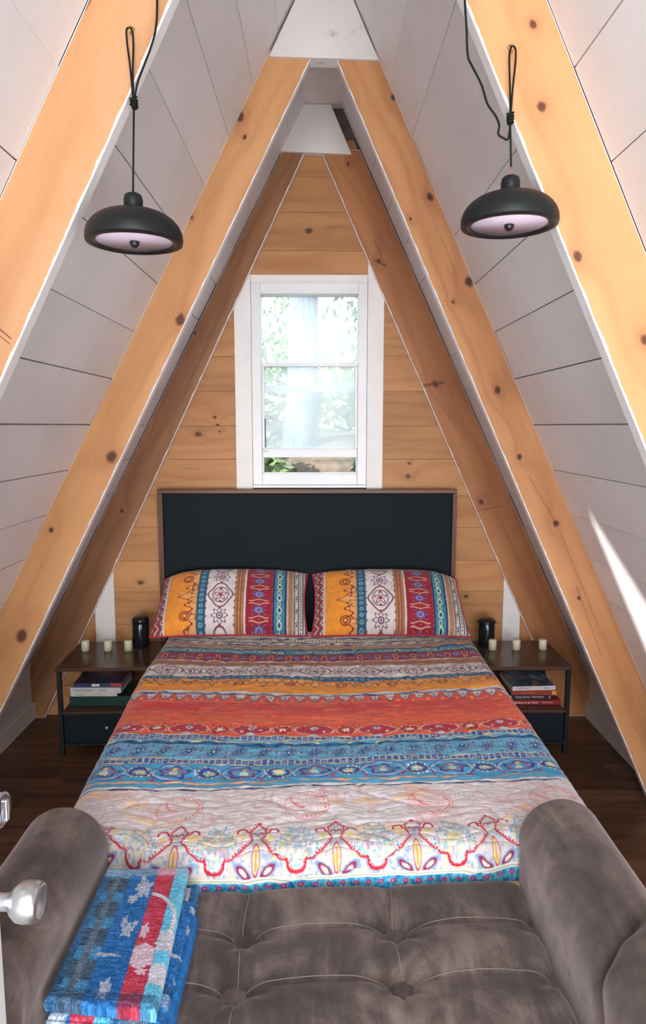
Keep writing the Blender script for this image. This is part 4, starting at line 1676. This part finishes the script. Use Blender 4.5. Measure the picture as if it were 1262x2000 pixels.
def lamp(cx, cy, zr, zcap, label, cordpts, looppts, knot, hook, tilt, red=False):
    t = empty('pendant_lamp', (cx, cy, zr), label, 'lamp', 'pair of black pendant lamps')
    R_ = .1025
    hgt = .067
    ch = zcap - zr - hgt
    prof = [(R_ * .985, .001), (R_, .006), (R_ * 1.0, .012)]
    for k in range(1, 15):
        a = k / 14 * (pi / 2)
        prof.append((.018 + (R_ - .018) * cos(a) ** .85 if k < 14 else .018, .012 + (hgt - .012) * sin(a) ** 1.05))
    outer = prof
    inner = [(R_ * .80, .004), (R_ * .985, .001)]
    sh = lathe('shade', inner[:1] + outer, (cx, cy, zr), M_shade, t, seg=64, caps=False)
    lathe('rim', [(R_ * .79, .010), (R_ * .79, .003), (R_ * .90, -.0015), (R_ * .99, .001)], (cx, cy, zr), M_shade_in, t, seg=64, caps=False)
    di = lathe('diffuser', [(0, .0045), (R_ * .785, .0045), (R_ * .785, .008)][::-1], (cx, cy, zr), M_diff, t, seg=64)
    lathe('sensor', [(0, -.009), (.005, -.008), (.009, -.004), (.0105, .001), (.0105, .005)], (cx, cy, zr), M_shade_in, di, seg=24)
    lathe('cap', [(.0205, -.004), (.0200, ch - .012), (.0175, ch - .004), (.012, ch - .0005), (0, ch)], (cx, cy, zr + hgt - .001), M_shade, t, seg=32)
    top = zcap - .0005
    lo = top + (.018 if red else -.001)
    tube('cord', [(cx, cy, lo)] + [(knot[0], knot[1], knot[2] - .004)], .0021, M_cord, t, seg=8)
    if red:
        tube('bare_wire', [(cx - .001, cy, top - .001), (cx + .002, cy, top + .008), (cx - .0015, cy, top + .019)], .0008, M_red, t, seg=6)
    tube('cord', cordpts, .0023, M_cord, t, seg=8)
    tube('cord_loop', looppts, .0021, M_cord, t, seg=8)
    kx, ky, kz = knot
    pts = []
    for k in range(60):
        a = k / 59 * 2 * pi * 3
        pts.append((kx + .0062 * cos(a) + .001 * sin(3 * a), ky + .0050 * sin(a), kz - .008 + .018 * k / 59 + .003 * cos(a * 2)))
    tube('knot', pts, .0024, M_cord, t, seg=8)
    # brass hook screwed into the rafter
    hx_, hy_, hz_ = hook
    hk = tube('hook', [(hx_, D1 + .004, hz_ + .002), (hx_, D1 - .012, hz_ + .002), (hx_, D1 - .020, hz_ - .003), (hx_, D1 - .022, hz_ - .009),
                       (hx_, D1 - .018, hz_ - .014), (hx_, D1 - .012, hz_ - .012)], .0017, M_brass, t, seg=8)
    lathe('hook_plate', [(.0055, 0), (.0055, -.002), (.002, -.003)], (hx_, D1, hz_ + .002), M_brass, t, seg=20, axis='y')
    return t


def smooth_pts(P, n=8):
    P = [Vector(p) for p in P]
    out = []
    for i in range(len(P) - 1):
        p0, p1, p2, p3 = P[max(i - 1, 0)], P[i], P[i + 1], P[min(i + 2, len(P) - 1)]
        for k in range(n):
            t = k / n
            out.append(tuple(.5 * ((2 * p1) + (-p0 + p2) * t + (2 * p0 - 5 * p1 + 4 * p2 - p3) * t * t + (-p0 + 3 * p1 - 3 * p2 + p3) * t ** 3)))
    out.append(tuple(P[-1]))
    return out


LY = 1.528
lamp(-.394, LY, 2.068, 2.172, 'black dome pendant lamp hanging at the left, cord knotted below its hook',
     smooth_pts([(-.385, LY, 2.355), (-.377, LY, 2.39), (-.362, LY, 2.425), (-.346, LY, 2.462), (-.335, LY, 2.50), (-.331, LY, 2.56), (-.330, LY, 2.70)]),
     smooth_pts([(-.387, LY, 2.355), (-.391, LY, 2.42), (-.396, LY, 2.47), (-.3955, LY - .002, 2.492), (-.390, LY, 2.496), (-.384, LY - .002, 2.490), (-.383, LY, 2.465), (-.386, LY, 2.41), (-.386, LY, 2.355)]),
     (-.386, LY, 2.350), (-.390, 0, 2.503), 0)
lamp(.410, LY, 2.104, 2.209, 'black dome pendant lamp hanging at the right with a bare red wire above its cap',
     smooth_pts([(.4055, LY, 2.315), (.402, LY, 2.283), (.392, LY, 2.284), (.381, LY, 2.292), (.382, LY, 2.31), (.374, LY, 2.328), (.356, LY, 2.352), (.342, LY, 2.390),
                 (.322, LY, 2.425), (.312, LY, 2.447), (.308, LY, 2.50), (.303, LY, 2.56), (.300, LY, 2.70)]),
     smooth_pts([(.405, LY, 2.325), (.402, LY, 2.39), (.399, LY, 2.44), (.400, LY - .002, 2.458), (.4055, LY, 2.464), (.411, LY - .002, 2.456), (.412, LY, 2.43), (.408, LY, 2.38), (.406, LY, 2.325)]),
     (.405, LY, 2.322), (.4055, 0, 2.470), 0, red=True)

# ------------------------------------------------------------------ nightstands
M_ns_top = wood('dark_walnut_laminate', (92, 66, 54), (52, 37, 32), grain=46, rough=0.22)
M_box = simple('black_fabric_drawer', (18, 27, 34), 0.7, bump=0.2, spec=.2)
M_white_knob = simple('pale_knob', (190, 190, 186), 0.4)


def nightstand(xl, xr, yf, yb, rz, label, knobx):
    cx, cy = (xl + xr) / 2, (yf + yb) / 2
    t = empty('nightstand', (cx, cy, 0), label, 'nightstand', 'pair of nightstands')
    x0, x1, y0, y1 = xl, xr, yf, yb
    H_ = .468
    box('tabletop', x0, x1, y0, y1, H_ - .018, H_, M_ns_top, t, udir=(1, 0, 0), bevel=.0015)
    for lx in (x0 + .004, x1 - .026):
        for ly in (y0 + .006, y1 - .028):
            box('leg', lx, lx + .022, ly, ly + .022, 0, H_ - .0185, M_black_metal, t, bevel=.0015)
    box('shelf', x0 + .0265, x1 - .0265, y0 + .004, y1 - .006, .222, .236, M_ns_top, t, udir=(1, 0, 0), bevel=.0015)
    box('bottom_panel', x0 + .0265, x1 - .0265, y0 + .006, y1 - .008, .055, .065, M_black_metal, t)
    d = box('drawer', x0 + .030, x1 - .030, y0 + .008, y1 - .012, .066, .220, M_box, t, bevel=.003)
    lathe('knob', [(.004, .004), (.006, -.004), (.008, -.010), (.004, -.014), (0, -.0145)], (knobx, y0 + .008, .150), M_white_knob, d, seg=16, axis='y')
    box('back_rail', x0 + .0265, x1 - .0265, y1 - .022, y1 - .010, .37, .392, M_black_metal, t)
    t.rotation_euler.z = rz
    return t


nsL = nightstand(-1.338, -.842, 3.33, 3.755, radians(2.0), 'dark walnut and black metal nightstand at the left of the bed', -1.09)
nsR = nightstand(.838, 1.292, 3.33, 3.755, radians(-.5), 'dark walnut and black metal nightstand at the right of the bed', 1.07)

M_wax = simple('cream_wax', (226, 218, 190), 0.55, var=.03, Subsurface_Weight=0.2)
M_wick = simple('wick', (90, 80, 66), 0.8)
TOP = .468
for k, (x, lab) in enumerate(((-1.268, 'small cream candle on the left nightstand, nearest the slope'), (-1.145, 'small cream candle in the middle of the left nightstand row'),
                              (-1.035, 'small cream candle on the left nightstand, in front of the black jar'),
                              (.950, 'small cream candle on the right nightstand, nearest the bed'), (1.080, 'small cream candle in the middle of the right nightstand row'),
                              (1.225, 'small cream candle on the right nightstand, farthest from the bed'))):
    c_ = empty('candle', (x, 3.60, TOP), lab, 'candle', 'candles on the nightstands')
    r_ = .0215
    lathe('wax', [(r_, 0), (r_, .050), (r_ - .002, .0555), (r_ * .6, .0575), (0, .0565)], (x, 3.60, TOP + .0005), M_wax, c_, seg=32)
    tube('wick', [(x, 3.60, TOP + .056), (x + .001, 3.60, TOP + .063)], .0010, M_wick, c_, seg=6)
M_jar = simple('black_glazed_jar', (24, 28, 32), 0.18, var=.05)
for (x, y_, r_, h_, lab, rim) in ((-.985, 3.675, .045, .155, 'tall black lidded jar on the left nightstand behind the candles', False),
                                  (.935, 3.675, .044, .150, 'black canister with a flared lid on the right nightstand', True)):
    j = empty('jar', (x, y_, TOP), lab, 'jar')
    lathe('body', [(r_ * .94, 0), (r_, .006), (r_, h_ * .86), (r_ * .97, h_ * .88)], (x, y_, TOP + .0005), M_jar, j, seg=40)
    if rim:
        lid = lathe('lid', [(r_ * .9, h_ * .885), (r_ * 1.14, h_ * .89), (r_ * 1.16, h_ * .93), (r_ * 1.02, h_ * .97), (r_ * .75, h_ * 1.03), (0, h_ * 1.05)], (x, y_, TOP), M_jar, j, seg=40)
        for sx in (-1, 1):
            box('tab', x + sx * r_ * 1.12 - .004, x + sx * r_ * 1.12 + .004, y_ - .007, y_ + .007, TOP + h_ * .885, TOP + h_ * .935, M_jar, lid, bevel=.001)
    else:
        lathe('lid', [(r_ * .97, h_ * .885), (r_ * 1.03, h_ * .90), (r_ * 1.02, h_ * 1.0), (r_ * .8, h_ * 1.08), (0, h_ * 1.10)], (x, y_, TOP), M_jar, j, seg=40)

# ---- books
M_page = simple('book_pages', (222, 214, 198), 0.8, var=.05)


def cover_mat(name, rgb, art=None):
    n = NB(name)
    o = n.obj()
    if art is None:
        c = lin(*rgb)
        col = n.ramp(n.noise(o, 20, 3, .6), [(0.3, tuple(q * .85 for q in c[:3]) + (1,)), (0.7, c)])
    else:
        col = n.ramp(n.noise(o, art[0], 4, .6, .5), [(0.30 + .12 * i, lin(*q)) for i, q in enumerate(art[1])])
    return n.done(col, 0.35, 0, 0.5)


def book(x0, x1, y0, y1, z0, z1, mat, label, group, rz=0.0, texts=(), spine=None, topmat=None, patches=()):
    t = empty('book', ((x0 + x1) / 2, (y0 + y1) / 2, z0), label, 'book', group)
    c = .0018
    sp = spine or mat
    box('spine', x0, x1, y0, y0 + .0028, z0 + .0003, z1 - .0003, sp, t, bevel=.0008)
    box('cover', x0, x1, y0 + .003, y1, z0 + .0003, z0 + c, mat, t)
    box('cover', x0, x1, y0 + .003, y1, z1 - c, z1 - .0003, topmat or mat, t)
    box('pages', x0 + .003, x1 - .003, y0 + .0032, y1 - .003, z0 + c + .0002, z1 - c - .0002, M_page, t)
    for (px0, px1, pz0, pz1, m) in patches:
        box('spine_patch', px0, px1, y0 - .0006, y0 - .0001, pz0, pz1, m, t)
    for (txt, tx, tz, size, m) in texts:
        cu = bpy.data.curves.new('lettering', 'FONT')
        cu.body = txt
        cu.size = size
        cu.extrude = 0.0002
        cu.resolution_u = 2
        cu.align_y = 'CENTER'
        tmp = bpy.data.objects.new('tmp', cu)
        C.objects.link(tmp)
        dg = bpy.context.evaluated_depsgraph_get()
        me = bpy.data.meshes.new_from_object(tmp.evaluated_get(dg))
        bpy.data.objects.remove(tmp)
        me.materials.clear()
        me.materials.append(m)
        o = bpy.data.objects.new('lettering', me)
        o.rotation_euler = (pi / 2, 0, 0)
        o.location = (tx, y0 - .0005, tz)
        C.objects.link(o)
        o.parent = t
        o.matrix_parent_inverse = parent_local(t).inverted()
    t.rotation_euler.z = rz
    return t


M_ink_w = simple('white_ink', (232, 226, 220), 0.5)
M_ink_d = simple('dark_ink', (60, 50, 60), 0.5)
M_ink_o = simple('orange_ink', (230, 150, 80), 0.5)
SH = .2362
gR = 'books on the right nightstand shelf'
book(.985, 1.262, 3.40, 3.60, SH, .262, cover_mat('red_cover', (150, 34, 42)), 'thick red book with white title, bottom of the right stack', gR, 0,
     [('Believe It or Not!', 1.020, .2488, .0175, M_ink_w), ('THE WORLD', 1.165, .2488, .010, M_ink_w)],
     patches=[(1.243, 1.2435, .240, .258, M_ink_w)])
book(.990, 1.218, 3.405, 3.59, .2624, .2895, cover_mat('black_cover', (48, 42, 52)), 'black-spined book with small white lettering in the right stack', gR, radians(.6),
     [('TRUE NORTH  THE STORY', 1.025, .276, .0125, M_ink_w)], patches=[(.994, 1.004, .268, .284, M_ink_w), (1.204, 1.208, .268, .284, M_ink_w)])
book(1.006, 1.240, 3.40, 3.60, .2899, .314, cover_mat('rust_cover', (164, 60, 46)), 'rust-red book with an orange spine end in the right stack', gR, radians(-.8),
     [('FIELD STORIES', 1.06, .302, .010, M_ink_o)], patches=[(1.216, 1.2395, .2905, .3135, M_ink_o)])
M_scene = cover_mat('mountain_cover', (0, 0, 0), (9, ((206, 206, 204), (96, 128, 150), (52, 70, 92), (188, 150, 110))))
book(1.002, 1.230, 3.40, 3.625, .3144, .338, cover_mat('white_cover', (224, 214, 216)), 'white-spined picture book topmost on the right stack', gR, radians(2.5),
     [('A GUIDE TO THE', 1.02, .326, .009, M_ink_d), ('WILD', 1.165, .326, .014, M_ink_d)], topmat=M_scene)
gL = 'books on the left nightstand shelf'
book(-1.292, -.98, 3.40, 3.62, SH, .290, cover_mat('green_cover', (22, 58, 52)), 'thick dark green book at the bottom of the left stack', gL, 0)
book(-1.285, -1.045, 3.395, 3.60, .2904, .309, cover_mat('cream_cover', (214, 206, 190)), 'thin cream-spined book in the left stack', gL, radians(.5),
     [('COOKING', -1.255, .2995, .009, M_ink_d), ('MORE RECIPES', -1.18, .2995, .009, M_ink_o)])
book(-1.283, -1.020, 3.39, 3.60, .3094, .340, cover_mat('pale_grey_cover', (204, 206, 210)), 'pale grey book below the dark blue one in the left stack', gL, radians(-.6),
     [('NATIONAL PARKS', -1.262, .325, .012, M_ink_d), ('HIKES', -1.13, .325, .013, simple('blue_ink', (60, 90, 150), .5))])
M_cvr = cover_mat('collage_cover', (0, 0, 0), (8, ((32, 40, 62), (110, 40, 46), (44, 70, 110), (26, 28, 36))))
book(-1.268, -1.022, 3.395, 3.60, .3404, .362, cover_mat('dark_blue_cover', (40, 56, 92)), 'dark blue and red covered book topmost on the left stack', gL, radians(1.6),
     patches=[(-1.078, -1.0225, .342, .3605, simple('spine_red', (176, 60, 52), .5)), (-1.175, -1.135, .345, .357, M_ink_w)], topmat=M_cvr)

# ------------------------------------------------------------------ door standing open at the left, with its knob and dead-bolt
M_door = simple('door_paint', (206, 210, 210), 0.4, var=.03)
M_nickel = simple('satin_nickel', (214, 216, 220), 0.36, metal=1.0, var=.04, scale=30)
DX = -.481
door = box('door_1', DX - .036, DX, .14, .950, .006, 2.03, M_door, bevel=.003)
tag(door, kind='structure')
kn = lathe('door_knob', [(.033, .0), (.033, .006), (.026, .011), (.0135, .014), (.012, .030), (.0125, .040), (.020, .046), (.0265, .054), (.0285, .064),
                         (.028, .076), (.0255, .083), (.021, .0855), (.019, .0835), (0, .083)], (DX, .900, 1.006), M_nickel, door, seg=48, axis='x')
M_clear = simple('bright_steel', (222, 226, 234), 0.24, metal=1.0)
db = lathe('deadbolt', [(.030, 0), (.030, .010), (.027, .016), (.0245, .019), (.023, .034), (.0245, .038), (.022, .040), (.020, .037), (0, .0365)],
           (DX, .900, 1.146), M_clear, door, seg=40, axis='x')
box('thumb_turn', DX + .0368, DX + .046, .896, .904, 1.130, 1.162, M_clear, db, bevel=.002)
